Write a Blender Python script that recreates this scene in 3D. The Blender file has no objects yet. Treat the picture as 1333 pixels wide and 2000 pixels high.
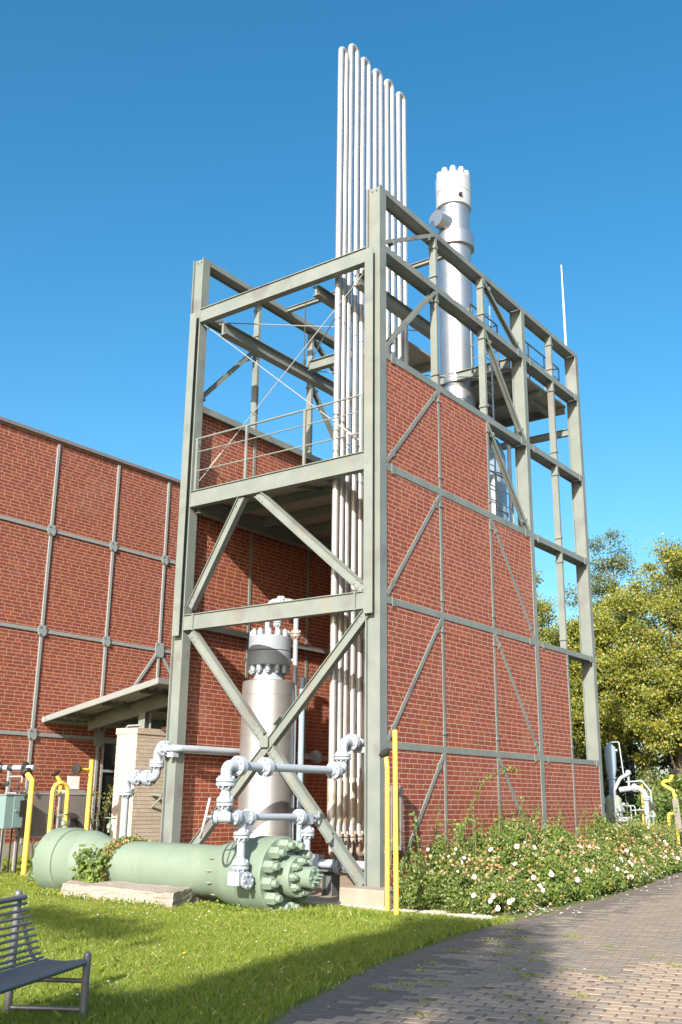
import bpy, bmesh, math, random
import numpy as np
from mathutils import Vector, Matrix

S = bpy.context.scene
COL = S.collection
R = math.radians
rnd = random.Random(7)
nr = np.random.default_rng(11)

# ------------------------------------------------------------------ camera
YAW, PITCH, ROLL = -0.635391, 0.280425, 0.011051
CAM = Vector((9.2321, -13.6507, 1.609))
FPX, PW, PH = 1934.26, 1333.0, 2000.0
fw = Vector((math.sin(YAW)*math.cos(PITCH), math.cos(YAW)*math.cos(PITCH), math.sin(PITCH)))
rt0 = Vector((math.cos(YAW), -math.sin(YAW), 0)); up0 = rt0.cross(fw)
rt = math.cos(ROLL)*rt0 + math.sin(ROLL)*up0
up = -math.sin(ROLL)*rt0 + math.cos(ROLL)*up0
cd = bpy.data.cameras.new('camera'); cam = bpy.data.objects.new('camera', cd); COL.objects.link(cam)
cd.sensor_fit = 'VERTICAL'; cd.sensor_height = 36.0; cd.lens = 36.0*FPX/PH
cd.clip_start = 0.1; cd.clip_end = 2000
mw = Matrix((( rt.x, up.x, -fw.x, CAM.x), (rt.y, up.y, -fw.y, CAM.y), (rt.z, up.z, -fw.z, CAM.z), (0, 0, 0, 1)))
cam.matrix_world = mw
S.camera = cam

def project(P):
    """pixel position (1333 x 2000 frame) and depth of an (n,3) array; used only to skip what is out of frame"""
    d = np.asarray(P, float) - np.array(CAM)
    z = d @ np.array(fw)
    zz = np.where(np.abs(z) < 1e-3, 1e-3, z)
    return PW/2 + FPX*(d @ np.array(rt))/zz, PH/2 - FPX*(d @ np.array(up))/zz, z

# ------------------------------------------------------------------ light
SUN = Vector((0.335, -1.0, 0.52)).normalized()
world = bpy.data.worlds.new('World'); S.world = world; world.use_nodes = True
wn = world.node_tree; wn.nodes.clear()
sky = wn.nodes.new('ShaderNodeTexSky'); sky.sky_type = 'NISHITA'; sky.sun_disc = False
sky.sun_elevation = math.asin(SUN.z); sky.sun_rotation = math.atan2(SUN.x, SUN.y)
sky.altitude = 0; sky.air_density = 1.0; sky.dust_density = 2.0; sky.ozone_density = 2.2
bg = wn.nodes.new('ShaderNodeBackground'); bg.inputs['Strength'].default_value = 0.122
wo = wn.nodes.new('ShaderNodeOutputWorld')
hs = wn.nodes.new('ShaderNodeHueSaturation'); hs.inputs['Saturation'].default_value = 1.36; hs.inputs['Hue'].default_value = 0.487
wn.links.new(sky.outputs['Color'], hs.inputs['Color']); wn.links.new(hs.outputs['Color'], bg.inputs['Color']); wn.links.new(bg.outputs[0], wo.inputs['Surface'])
sl = bpy.data.lights.new('sun', 'SUN'); sl.energy = 5.0; sl.angle = R(0.53); sl.color = (1.0, 0.92, 0.80)
so = bpy.data.objects.new('sun', sl); COL.objects.link(so)
so.rotation_euler = (-SUN).to_track_quat('-Z', 'Y').to_euler(); so.location = (20, -40, 30)
S.view_settings.view_transform = 'Standard'; S.view_settings.look = 'None'
S.view_settings.exposure = 0.95; S.view_settings.gamma = 1.0; S.view_settings.use_curve_mapping = False

# ------------------------------------------------------------------ materials
MATS = {}
def mat(name, col, rough=0.6, metal=0.0, col2=None, scale=3.0, amount=0.5, bump=0.0, bscale=40.0, spec=0.5,
        streak=None, streak_amt=0.0, detail=6.0, stain=None, stain_amt=0.0, stain_scale=1.2, zstretch=1.0):
    if name in MATS: return MATS[name]
    m = bpy.data.materials.new(name); m.use_nodes = True; nt = m.node_tree; N = nt.nodes; L = nt.links
    b = N['Principled BSDF']; b.inputs['Roughness'].default_value = rough; b.inputs['Metallic'].default_value = metal
    b.inputs['Specular IOR Level'].default_value = spec
    geo = N.new('ShaderNodeNewGeometry')
    cur = None
    base = N.new('ShaderNodeRGB'); base.outputs[0].default_value = (*col, 1); cur = base.outputs[0]
    def noise(sc, det, pos=None):
        n = N.new('ShaderNodeTexNoise'); n.inputs['Scale'].default_value = sc; n.inputs['Detail'].default_value = det
        L.new(pos or geo.outputs['Position'], n.inputs['Vector']); return n.outputs['Fac']
    def ramp(f, a, c):
        r = N.new('ShaderNodeMapRange'); r.inputs['From Min'].default_value = a; r.inputs['From Max'].default_value = c
        L.new(f, r.inputs['Value']); return r.outputs['Result']
    def mix(a, colb, f, k):
        mu = N.new('ShaderNodeMath'); mu.operation = 'MULTIPLY'; mu.inputs[1].default_value = k; L.new(f, mu.inputs[0])
        x = N.new('ShaderNodeMix'); x.data_type = 'RGBA'; L.new(mu.outputs[0], x.inputs['Factor'])
        L.new(a, x.inputs['A']); x.inputs['B'].default_value = (*colb, 1); return x.outputs['Result']
    if col2: cur = mix(cur, col2, ramp(noise(scale, detail), 0.38, 0.66), amount)
    if stain: cur = mix(cur, stain, ramp(noise(stain_scale, 3), 0.56, 0.70), stain_amt)
    if streak:
        mp = N.new('ShaderNodeMapping'); mp.inputs['Scale'].default_value = (5, 5, 0.35); L.new(geo.outputs['Position'], mp.inputs['Vector'])
        cur = mix(cur, streak, ramp(noise(1.0, 5, mp.outputs[0]), 0.55, 0.75), streak_amt)
    L.new(cur, b.inputs['Base Color'])
    if bump:
        bp = N.new('ShaderNodeBump'); bp.inputs['Strength'].default_value = bump; bp.inputs['Distance'].default_value = 0.01
        L.new(noise(bscale, 5), bp.inputs['Height']); L.new(bp.outputs[0], b.inputs['Normal'])
    MATS[name] = m; return m

def leafmat(name, col, col2, trans=0.35):
    if name in MATS: return MATS[name]
    m = bpy.data.materials.new(name); m.use_nodes = True; nt = m.node_tree; N = nt.nodes; L = nt.links; N.clear()
    out = N.new('ShaderNodeOutputMaterial'); geo = N.new('ShaderNodeNewGeometry')
    n = N.new('ShaderNodeTexNoise'); n.inputs['Scale'].default_value = 3.5; n.inputs['Detail'].default_value = 4
    L.new(geo.outputs['Position'], n.inputs['Vector'])
    x = N.new('ShaderNodeMix'); x.data_type = 'RGBA'; x.inputs['A'].default_value = (*col, 1); x.inputs['B'].default_value = (*col2, 1)
    r = N.new('ShaderNodeMapRange'); r.inputs['From Min'].default_value = 0.35; r.inputs['From Max'].default_value = 0.65
    L.new(n.outputs['Fac'], r.inputs['Value']); L.new(r.outputs[0], x.inputs['Factor'])
    d = N.new('ShaderNodeBsdfDiffuse'); t = N.new('ShaderNodeBsdfTranslucent'); g = N.new('ShaderNodeBsdfGlossy')
    g.inputs['Roughness'].default_value = 0.45; g.inputs['Color'].default_value = (0.8, 0.8, 0.8, 1)
    L.new(x.outputs['Result'], d.inputs['Color']); L.new(x.outputs['Result'], t.inputs['Color'])
    m1 = N.new('ShaderNodeMixShader'); m1.inputs[0].default_value = trans; L.new(d.outputs[0], m1.inputs[1]); L.new(t.outputs[0], m1.inputs[2])
    m2 = N.new('ShaderNodeMixShader'); m2.inputs[0].default_value = 0.05; L.new(m1.outputs[0], m2.inputs[1]); L.new(g.outputs[0], m2.inputs[2])
    L.new(m2.outputs[0], out.inputs['Surface'])
    MATS[name] = m; return m

STEEL = mat('steel_paint', (0.165, 0.195, 0.180), 0.55, col2=(0.21, 0.232, 0.212), scale=2.2, amount=0.8, stain=(0.14, 0.125, 0.13), stain_amt=0.7,
            stain_scale=1.5, streak=(0.23, 0.175, 0.12), streak_amt=0.5, bump=0.08, bscale=30)
STEEL2 = mat('grey_green_strip', (0.30, 0.33, 0.30), 0.5, col2=(0.34, 0.37, 0.34), scale=3, amount=0.6)
GREYSTEEL = mat('grey_paint', (0.26, 0.29, 0.295), 0.5, col2=(0.30, 0.325, 0.33), scale=3, amount=0.5)
STACKALU = mat('stack_cladding', (0.50, 0.50, 0.50), 0.40, 0.88, col2=(0.43, 0.43, 0.43), scale=1.6, amount=0.7, bump=0.03, bscale=8)
BRICK = [mat('red_brick_%s' % n, c, 0.75, col2=c2, scale=9, amount=0.6, bump=0.03, bscale=90, stain=(0.34, 0.17, 0.13), stain_amt=0.22, stain_scale=0.8, streak=(0.15, 0.04, 0.032), streak_amt=0.35)
         for n, c, c2 in (('mid', (0.245, 0.054, 0.028), (0.215, 0.046, 0.025)), ('deep', (0.225, 0.048, 0.027), (0.195, 0.042, 0.025)),
                          ('warm', (0.29, 0.070, 0.033), (0.25, 0.057, 0.028)), ('plum', (0.225, 0.050, 0.038), (0.25, 0.056, 0.040)))]
MORTAR = mat('mortar', (0.49, 0.375, 0.26), 0.95, col2=(0.38, 0.28, 0.19), scale=6, amount=0.6)
CREAM = [mat('cream_brick_%s' % n, c, 0.7, col2=c2, scale=8, amount=0.5, bump=0.1) for n, c, c2 in
         (('pale', (0.56, 0.49, 0.41), (0.51, 0.44, 0.36)), ('sand', (0.49, 0.42, 0.345), (0.53, 0.465, 0.385)))]
CREAMMORTAR = mat('cream_mortar', (0.66, 0.60, 0.52), 0.95)
BLUE = mat('pale_blue_pipe_paint', (0.36, 0.41, 0.475), 0.42, col2=(0.33, 0.375, 0.435), scale=7, amount=0.6, stain=(0.30, 0.30, 0.30), stain_amt=0.2, bump=0.05, bscale=60)
HEADBLUE = mat('grey_blue_head_paint', (0.29, 0.335, 0.385), 0.45, col2=(0.26, 0.30, 0.345), scale=5, amount=0.6, bump=0.05, bscale=50)
GASKET = mat('dark_gasket', (0.06, 0.05, 0.045), 0.8)
GREEN = mat('green_vessel_paint', (0.168, 0.232, 0.180), 0.58, col2=(0.20, 0.26, 0.205), scale=2.5, amount=0.7, stain=(0.17, 0.235, 0.165), stain_amt=0.45, stain_scale=2.2,
            streak=(0.27, 0.29, 0.20), streak_amt=0.35, bump=0.06, bscale=40)
ALU = mat('aluminium_cladding', (0.52, 0.515, 0.51), 0.44, 0.5, col2=(0.44, 0.435, 0.43), scale=2.5, amount=0.7, bump=0.02, bscale=20)
STAINLESS = mat('stainless_cladding', (0.47, 0.465, 0.455), 0.44, 0.75, col2=(0.40, 0.395, 0.385), scale=5, amount=0.6, bump=0.03, bscale=30, streak=(0.42, 0.41, 0.40), streak_amt=0.3)
VALVEGREY = mat('rusty_cast_steel', (0.40, 0.385, 0.36), 0.6, 0.2, col2=(0.30, 0.17, 0.09), scale=7, amount=0.65, bump=0.2)
CAPWHITE = mat('pale_cap_paint', (0.36, 0.405, 0.44), 0.5, col2=(0.32, 0.36, 0.39), scale=4, amount=0.6, stain=(0.30, 0.17, 0.10), stain_amt=0.25, stain_scale=3)
CONC = mat('concrete', (0.34, 0.305, 0.25), 0.9, col2=(0.26, 0.235, 0.19), scale=3, amount=0.7, bump=0.5, bscale=45, streak=(0.27, 0.25, 0.20), streak_amt=0.5)
ROUGHCONC = mat('exposed_aggregate', (0.37, 0.32, 0.275), 0.95, col2=(0.26, 0.225, 0.19), scale=22, amount=0.8, bump=1.0, bscale=55, stain=(0.18, 0.17, 0.14), stain_amt=0.5)
YEL = mat('yellow_paint', (0.80, 0.50, 0.075), 0.4, col2=(0.80, 0.55, 0.13), scale=6, amount=0.5)
BLACK = mat('black_rubber', (0.025, 0.024, 0.023), 0.6)
BOARD = mat('smoked_panel', (0.17, 0.155, 0.15), 0.28, col2=(0.21, 0.20, 0.19), scale=5, amount=0.6, bump=0.03, bscale=90)
CABINET = mat('teal_cabinet_paint', (0.17, 0.265, 0.275), 0.5, col2=(0.20, 0.29, 0.30), scale=4, amount=0.4)
BENCH = mat('bench_steel', (0.16, 0.165, 0.175), 0.42, 0.35, col2=(0.20, 0.205, 0.215), scale=20, amount=0.6)
GLASS = mat('dark_window_glass', (0.015, 0.018, 0.02), 0.08, spec=0.8)
WHITE = mat('white_paint', (0.75, 0.75, 0.73), 0.5)
COPING = mat('coping_metal', (0.20, 0.175, 0.185), 0.45, col2=(0.23, 0.205, 0.215), scale=3, amount=0.5)
BARK = mat('bark', (0.16, 0.13, 0.095), 0.95, col2=(0.09, 0.075, 0.055), scale=8, amount=0.7, bump=0.8, bscale=25)
STEM = mat('green_stem', (0.12, 0.15, 0.05), 0.8)
SLAB = mat('sandy_slab', (0.36, 0.305, 0.235), 0.95, col2=(0.28, 0.235, 0.18), scale=2.5, amount=0.8, bump=0.3, bscale=40)
GRAVEL = mat('gravel_stone', (0.48, 0.43, 0.37), 0.9, col2=(0.36, 0.31, 0.26), scale=40, amount=0.8)
SOIL = mat('lawn_soil', (0.13, 0.165, 0.035), 0.95, col2=(0.13, 0.12, 0.05), scale=5, amount=0.6, bump=0.6, bscale=60)
JOINT = mat('paver_joint', (0.15, 0.115, 0.087), 0.95, col2=(0.19, 0.15, 0.115), scale=20, amount=0.6)
FARPAVE = mat('distant_paving', (0.265, 0.213, 0.17), 0.9, col2=(0.22, 0.177, 0.142), scale=9, amount=0.7, bump=0.3, bscale=60)
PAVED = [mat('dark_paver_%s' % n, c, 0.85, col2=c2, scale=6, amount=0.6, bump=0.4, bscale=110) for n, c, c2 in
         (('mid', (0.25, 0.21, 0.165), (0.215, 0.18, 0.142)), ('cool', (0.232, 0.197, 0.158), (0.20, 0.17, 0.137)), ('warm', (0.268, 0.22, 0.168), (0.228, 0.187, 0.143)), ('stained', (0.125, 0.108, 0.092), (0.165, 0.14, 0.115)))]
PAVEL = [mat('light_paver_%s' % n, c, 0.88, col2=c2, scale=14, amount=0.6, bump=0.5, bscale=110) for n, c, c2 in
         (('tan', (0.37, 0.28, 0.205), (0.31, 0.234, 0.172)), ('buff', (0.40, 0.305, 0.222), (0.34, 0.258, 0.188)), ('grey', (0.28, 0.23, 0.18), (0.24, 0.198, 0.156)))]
GRASS = [leafmat('grass_%s' % n, a, b, 0.45) for n, a, b in (('fresh', (0.31, 0.375, 0.042), (0.25, 0.33, 0.038)), ('mid', (0.20, 0.29, 0.034), (0.25, 0.33, 0.04)), ('dry', (0.40, 0.38, 0.12), (0.31, 0.34, 0.08)))]
LIME = [leafmat('lime_leaf_%s' % n, a, b, 0.35) for n, a, b in (('yellow', (0.33, 0.325, 0.035), (0.26, 0.285, 0.034)), ('green', (0.13, 0.175, 0.030), (0.19, 0.22, 0.032)), ('gold', (0.44, 0.31, 0.035), (0.35, 0.27, 0.034)))]
DARKLEAF = [leafmat('dark_leaf_%s' % n, a, b, 0.3) for n, a, b in (('olive', (0.15, 0.175, 0.06), (0.12, 0.155, 0.052)), ('deep', (0.085, 0.12, 0.036), (0.11, 0.145, 0.04)))]
SHADELEAF = [leafmat('shade_painted_leaf_%s' % n, a, b, 0.2) for n, a, b in (('deep', (0.045, 0.065, 0.018), (0.06, 0.08, 0.022)), ('dull', (0.07, 0.085, 0.025), (0.05, 0.07, 0.02)))]  # shade under the front crowns is put into these darker leaf colours
ROSELEAF = [leafmat('rose_leaf_%s' % n, a, b, 0.35) for n, a, b in (('fresh', (0.185, 0.26, 0.042), (0.14, 0.225, 0.04)), ('deep', (0.08, 0.14, 0.028), (0.11, 0.175, 0.036)), ('olive', (0.25, 0.255, 0.065), (0.18, 0.205, 0.052)))]
PETAL = [mat('petal_white', (0.80, 0.77, 0.72), 0.6), mat('petal_peach', (0.50, 0.29, 0.15), 0.7, col2=(0.58, 0.41, 0.27), scale=20, amount=0.7), mat('petal_withered', (0.36, 0.19, 0.085), 0.8)]
DAISY = [mat('daisy_white', (0.8, 0.79, 0.77), 0.6), mat('dandelion_yellow', (0.80, 0.52, 0.02), 0.6), mat('clover_pink', (0.62, 0.32, 0.45), 0.6)]
CORR = mat('corrugated_sheet', (0.36, 0.36, 0.33), 0.5, 0.2, col2=(0.30, 0.30, 0.27), scale=4, amount=0.5)
FASCIA = mat('pale_fascia', (0.25, 0.26, 0.26), 0.45, col2=(0.22, 0.23, 0.23), scale=3, amount=0.5)
DECK = mat('platform_deck', (0.30, 0.29, 0.25), 0.8, col2=(0.24, 0.23, 0.20), scale=2, amount=0.6)
BLUEDARK = mat('blue_vessel_paint', (0.26, 0.36, 0.46), 0.5, col2=(0.22, 0.31, 0.40), scale=4, amount=0.5)

# ------------------------------------------------------------------ mesh helpers
def perp(a):
    a = Vector(a).normalized(); t = Vector((0, 0, 1)) if abs(a.z) < 0.9 else Vector((1, 0, 0))
    x = t.cross(a).normalized(); return x, a.cross(x).normalized()
def fillet(pts, r, n=6):
    pts = [Vector(p) for p in pts]; out = [pts[0]]
    for i in range(1, len(pts)-1):
        a, b, c = pts[i-1], pts[i], pts[i+1]; u = (a-b); v = (c-b); lu, lv = u.length, v.length; u.normalize(); v.normalize()
        ang = u.angle(v)
        if ang > 3.1: out.append(b); continue
        d = min(r/math.tan(ang/2), lu*0.499, lv*0.499); rr = d*math.tan(ang/2)
        ctr = b + (u+v).normalized()*(rr/math.sin(ang/2)); s = b+u*d-ctr; e = b+v*d-ctr
        tot = s.angle(e)
        for k in range(n+1):
            t = k/n
            q = (s*math.sin((1-t)*tot)+e*math.sin(t*tot))/math.sin(tot) if tot > 1e-4 else s
            out.append(ctr+q)
    out.append(pts[-1]); return out
class MB:
    def __init__(s): s.v = []; s.f = []; s.m = []
    def add(s, vs, fs, mi=0):
        o = len(s.v); s.v += [tuple(p) for p in vs]; s.f += [tuple(i+o for i in f) for f in fs]; s.m += [mi]*len(fs); return s
    def box(s, c0, c1, mi=0):
        x0, y0, z0 = [min(a, b) for a, b in zip(c0, c1)]; x1, y1, z1 = [max(a, b) for a, b in zip(c0, c1)]
        return s.add([(x0,y0,z0),(x1,y0,z0),(x1,y1,z0),(x0,y1,z0),(x0,y0,z1),(x1,y0,z1),(x1,y1,z1),(x0,y1,z1)],
              [(0,3,2,1),(4,5,6,7),(0,1,5,4),(1,2,6,5),(2,3,7,6),(3,0,4,7)], mi)
    def prism(s, p0, p1, poly, ax, ay, mi=0):
        p0 = Vector(p0); p1 = Vector(p1); ax = Vector(ax); ay = Vector(ay); n = len(poly)
        if ax.cross(ay).dot(p1-p0) < 0: poly = [(-a, b) for a, b in poly]; poly.reverse(); ax = -ax; poly = [(a, b) for a, b in poly]
        vs = [p0+ax*a+ay*b for a, b in poly]+[p1+ax*a+ay*b for a, b in poly]
        fs = [tuple(range(n-1, -1, -1)), tuple(range(n, 2*n))]+[(i, (i+1) % n, n+(i+1) % n, n+i) for i in range(n)]
        return s.add(vs, fs, mi)
    def bar(s, p0, p1, w, h, side=None, mi=0):
        d = (Vector(p1)-Vector(p0)).normalized()
        if side is None: x, y = perp(d)
        else:
            x = Vector(side); x = (x-d*x.dot(d)).normalized(); y = d.cross(x)
        return s.prism(p0, p1, [(-w/2,-h/2),(w/2,-h/2),(w/2,h/2),(-w/2,h/2)], x, y, mi)
    def isec(s, p0, p1, side, D, B, tf=0.02, tw=0.014, mi=0):
        """I-section: depth D along side, flange width B"""
        d = (Vector(p1)-Vector(p0)).normalized(); x = Vector(side); x = (x-d*x.dot(d)).normalized(); y = d.cross(x)
        h = D/2; b = B/2; t = tw/2
        return s.prism(p0, p1, [(-h,-b),(-h+tf,-b),(-h+tf,-t),(h-tf,-t),(h-tf,-b),(h,-b),(h,b),(h-tf,b),(h-tf,t),(-h+tf,t),(-h+tf,b),(-h,b)], x, y, mi)
    def usec(s, p0, p1, web, D, B, t=0.012, mi=0):
        """channel: web plate normal = web direction; D = web width, B = flange length (pointing away from web)"""
        d = (Vector(p1)-Vector(p0)).normalized(); x = Vector(web); x = (x-d*x.dot(d)).normalized(); y = d.cross(x)
        h = D/2
        return s.prism(p0, p1, [(0,-h),(0,h),(-B,h),(-B,h-t),(-t,h-t),(-t,-h+t),(-B,-h+t),(-B,-h)], x, y, mi)
    def cyl(s, p0, p1, r0, r1=None, n=16, mi=0, caps=True):
        r1 = r0 if r1 is None else r1; p0 = Vector(p0); p1 = Vector(p1); x, y = perp(p1-p0)
        vs = []
        for p, r in ((p0, r0), (p1, r1)):
            for i in range(n):
                a = 2*math.pi*i/n; vs.append(p+x*(r*math.cos(a))+y*(r*math.sin(a)))
        fs = [(i, (i+1) % n, n+(i+1) % n, n+i) for i in range(n)]
        if caps: fs += [tuple(range(n-1, -1, -1)), tuple(range(n, 2*n))]
        return s.add(vs, fs, mi)
    def lathe(s, o, ax, prof, n=32, mi=0):
        o = Vector(o); ax = Vector(ax).normalized(); x, y = perp(ax); vs = []; k = len(prof)
        for t, r in prof:
            for i in range(n):
                a = 2*math.pi*i/n; vs.append(o+ax*t+x*(r*math.cos(a))+y*(r*math.sin(a)))
        fs = [(j*n+i, j*n+(i+1) % n, (j+1)*n+(i+1) % n, (j+1)*n+i) for j in range(k-1) for i in range(n)]
        fs += [tuple(range(n-1, -1, -1)), tuple(range((k-1)*n, k*n))]
        return s.add(vs, fs, mi)
    def tube(s, pts, r, n=10, bend=0, mi=0, caps=True, seg=6):
        pts = fillet(pts, bend, seg) if bend else [Vector(p) for p in pts]
        vs = []; k = len(pts); x = None
        rr = r if isinstance(r, (list, tuple)) else [r]*k
        for j, p in enumerate(pts):
            d = (pts[min(j+1, k-1)]-pts[max(j-1, 0)]).normalized()
            if x is None: x, y = perp(d)
            else: x = (x-d*x.dot(d)).normalized(); y = d.cross(x)
            for i in range(n):
                a = 2*math.pi*i/n; vs.append(p+x*(rr[j]*math.cos(a))+y*(rr[j]*math.sin(a)))
        fs = [(j*n+i, j*n+(i+1) % n, (j+1)*n+(i+1) % n, (j+1)*n+i) for j in range(k-1) for i in range(n)]
        if caps: fs += [tuple(range(n-1, -1, -1)), tuple(range((k-1)*n, k*n))]
        return s.add(vs, fs, mi)
    def hexnut(s, p, ax, r, h, mi=0, n=6):
        p = Vector(p); ax = Vector(ax).normalized(); s.lathe(p, ax, [(0, r), (h*0.86, r), (h, r*0.84)], n, mi); return s
    def torus(s, c, ax, Rr, r, n=20, k=8, mi=0):
        c = Vector(c); x, y = perp(ax); ax = Vector(ax).normalized(); vs = []
        for i in range(n):
            a = 2*math.pi*i/n; e = x*math.cos(a)+y*math.sin(a)
            for j in range(k):
                b = 2*math.pi*j/k; vs.append(c+e*(Rr+r*math.cos(b))+ax*(r*math.sin(b)))
        return s.add(vs, [(i*k+j, ((i+1) % n)*k+j, ((i+1) % n)*k+(j+1) % k, i*k+(j+1) % k) for i in range(n) for j in range(k)], mi)
    def build(s, name, mats, parent=None, smooth=True, angle=35, bevel=0):
        if not isinstance(mats, (list, tuple)): mats = [mats]
        off = root_loc(parent)
        me = bpy.data.meshes.new(name)
        me.from_pydata([(a-off.x, b-off.y, c-off.z) for a, b, c in s.v], [], s.f)
        for m in mats: me.materials.append(m)
        if len(mats) > 1: me.polygons.foreach_set('material_index', s.m)
        if smooth:
            me.polygons.foreach_set('use_smooth', [True]*len(me.polygons)); me.set_sharp_from_angle(angle=R(angle))
        if bevel:
            bm = bmesh.new(); bm.from_mesh(me)
            es = [e for e in bm.edges if len(e.link_faces) == 2 and e.calc_face_angle(0) > 0.5]
            bmesh.ops.bevel(bm, geom=es, offset=bevel, segments=2, affect='EDGES', profile=0.6); bm.to_mesh(me); bm.free()
        me.update()
        return link(name, me, parent)
def root_loc(p):
    if p is None: return Vector((0, 0, 0))
    v = Vector((0, 0, 0))
    while p is not None: v += p.location; p = p.parent
    return v
def link(name, me, parent=None, loc=None):
    o = bpy.data.objects.new(name, me); COL.objects.link(o)
    if parent is not None: o.parent = parent
    if loc is not None: o.location = loc
    return o
def thing(name, label, cat, loc=(0, 0, 0), group=None):
    o = bpy.data.objects.new(name, None); COL.objects.link(o); o.location = loc; o.empty_display_size = 0.2
    return tag(o, label, cat, group)
def tag(o, label=None, cat=None, group=None, kind=None):
    if label: o['label'] = label
    if cat: o['category'] = cat
    if group: o['group'] = group
    if kind: o['kind'] = kind
    return o
def fastmesh(name, V, F, mats, mi=None, parent=None, smooth=False):
    """V (n,3) array, F (m,k) int array"""
    off = np.array(root_loc(parent)); V = np.asarray(V, np.float32)-off.astype(np.float32); F = np.asarray(F, np.int32)
    me = bpy.data.meshes.new(name); m, k = F.shape
    me.vertices.add(len(V)); me.vertices.foreach_set('co', V.ravel())
    me.loops.add(m*k); me.loops.foreach_set('vertex_index', F.ravel())
    me.polygons.add(m); me.polygons.foreach_set('loop_start', np.arange(0, m*k, k, dtype=np.int32))
    for q in (mats if isinstance(mats, (list, tuple)) else [mats]): me.materials.append(q)
    if mi is not None: me.polygons.foreach_set('material_index', np.asarray(mi, np.int32))
    me.polygons.foreach_set('use_smooth', np.full(m, smooth, bool))
    me.update(calc_edges=True); me.validate()
    return link(name, me, parent)

def leaves(P, size, normal_bias=None, spread=1.0, aspect=0.62):
    """rhombus leaves at points P; returns V,F"""
    n = len(P); sz = size*nr.uniform(0.6, 1.3, n)
    d = nr.normal(size=(n, 3)); d[:, 2] *= 0.6
    if normal_bias is not None: d += normal_bias
    d /= np.linalg.norm(d, axis=1)[:, None]
    t = nr.normal(size=(n, 3)); a = np.cross(d, t); a /= np.linalg.norm(a, axis=1)[:, None]; b = np.cross(d, a)
    a = a*(sz/2)[:, None]; b = b*(sz/2*aspect)[:, None]
    V = np.stack([P-a, P-b+d*(sz*0.08)[:, None], P+a, P+b+d*(sz*0.08)[:, None]], 1).reshape(-1, 3)
    F = np.arange(4*n).reshape(n, 4)
    return V, F

# ------------------------------------------------------------------ ground
def smooth01(t): t = np.clip(t, 0, 1); return t*t*(3-2*t)
def gz(x, y): return 0.23*smooth01((-8.5-np.asarray(x, float))/1.3)
EDGE = [(-30, 7.6), (-9.2, 4.9), (-8.0, 4.28), (-7.02, 3.914), (-6.09, 3.60), (-5.05, 3.29), (-3.6, 2.96), (-1.97, 2.68), (-0.74, 2.55), (0.35, 2.52), (1.9, 2.32),
        (3.66, 2.20), (5.5, 2.0), (9.4, 1.30), (10.8, 1.15), (14, 0.75), (20, -0.6), (30, -4.0), (60, -16)]
def edge_x(y): return np.interp(y, [e[0] for e in EDGE], [e[1] for e in EDGE])
xs = np.concatenate([[-220, -120, -60, -30, -20, -14], np.linspace(-10.6, -7.6, 16), np.linspace(-6, 12, 19), [20, 40, 80, 160, 220]])
ys = np.concatenate([[-120, -60, -30], np.linspace(-14, 16, 31), [25, 40, 80, 160, 260]])
gx, gy = np.meshgrid(xs, ys); V = np.stack([gx, gy, gz(gx, gy)], -1).reshape(-1, 3); nx = len(xs)
F = [(j*nx+i, j*nx+i+1, (j+1)*nx+i+1, (j+1)*nx+i) for j in range(len(ys)-1) for i in range(nx-1)]
tag(fastmesh('lawn', V, F, SOIL), kind='structure')
# paved path: base sheet
pts = [(edge_x(y), y) for y in np.linspace(-30, 60, 121)]
V = [(x+0.03, y, 0.005) for x, y in pts]+[(40, y, 0.005) for x, y in pts]; n = len(pts)
pavement = tag(fastmesh('pavement', V, [(i, n+i, n+i+1, i+1) for i in range(n-1)], [FARPAVE]), kind='structure')
# slab under the tower
MB().box((-5.4, -0.55, -0.2), (-0.02, 10.2, 0.012)).build('concrete_floor', SLAB, smooth=False)['kind'] = 'structure'
# strip of footway in front of the hall
fp = MB(); fp.box((-13, -0.62, 0.0), (-8.0, -0.36, 0.02)); fp = fp.build('garden_path', SLAB, smooth=False); fp['kind'] = 'structure'

# pavers ------------------------------------------------------------
UA = np.array([0.967, 0.254]); VA = np.array([-0.254, 0.967])
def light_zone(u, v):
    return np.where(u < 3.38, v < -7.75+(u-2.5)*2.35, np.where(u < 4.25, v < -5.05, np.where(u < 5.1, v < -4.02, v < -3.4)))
def in_frame(P, m=25):
    x, y, z = project(P); return (z > 0.5) & (x > -m) & (x < PW+m) & (y > -m) & (y < PH+m)
def pave(su, sv, gap_u, gap_v, light, h, maxd):
    us = np.arange(1.5, 16, su); out = []
    vs = np.arange(-10.5, 13.0, sv)
    for j, v in enumerate(vs):
        uu = us+(j % 2)*su*0.5
        c = uu[:, None]*UA+(v)*VA
        ok = light_zone(uu, np.full_like(uu, v)) == light
        ok &= c[:, 0] > edge_x(c[:, 1])+0.10
        P = np.column_stack([c, np.zeros(len(c))]); ok &= in_frame(P, 220) & (np.linalg.norm(P-np.array(CAM), axis=1) < maxd)
        for k in np.nonzero(ok)[0]: out.append((c[k, 0], c[k, 1], uu[k], v))
    return out
def paver_mesh(w, d, h, name, m):
    b = MB(); e = 0.004
    x, y = w/2, d/2
    lo = [(-x,-y,0),(x,-y,0),(x,y,0),(-x,y,0)]; mid = [(a,b_,h-e) for a,b_,_ in lo]; top = [(-x+e,-y+e,h),(x-e,-y+e,h),(x-e,y-e,h),(-x+e,y-e,h)]
    b.add(lo+mid+top, [(0,1,5,4),(1,2,6,5),(2,3,7,6),(3,0,4,7),(4,5,9,8),(5,6,10,9),(6,7,11,10),(7,4,8,11),(8,9,10,11)])
    me = bpy.data.meshes.new(name); me.from_pydata(b.v, [], b.f); me.materials.append(m); return me, b
ROTZ = math.atan2(UA[1], UA[0])
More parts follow.
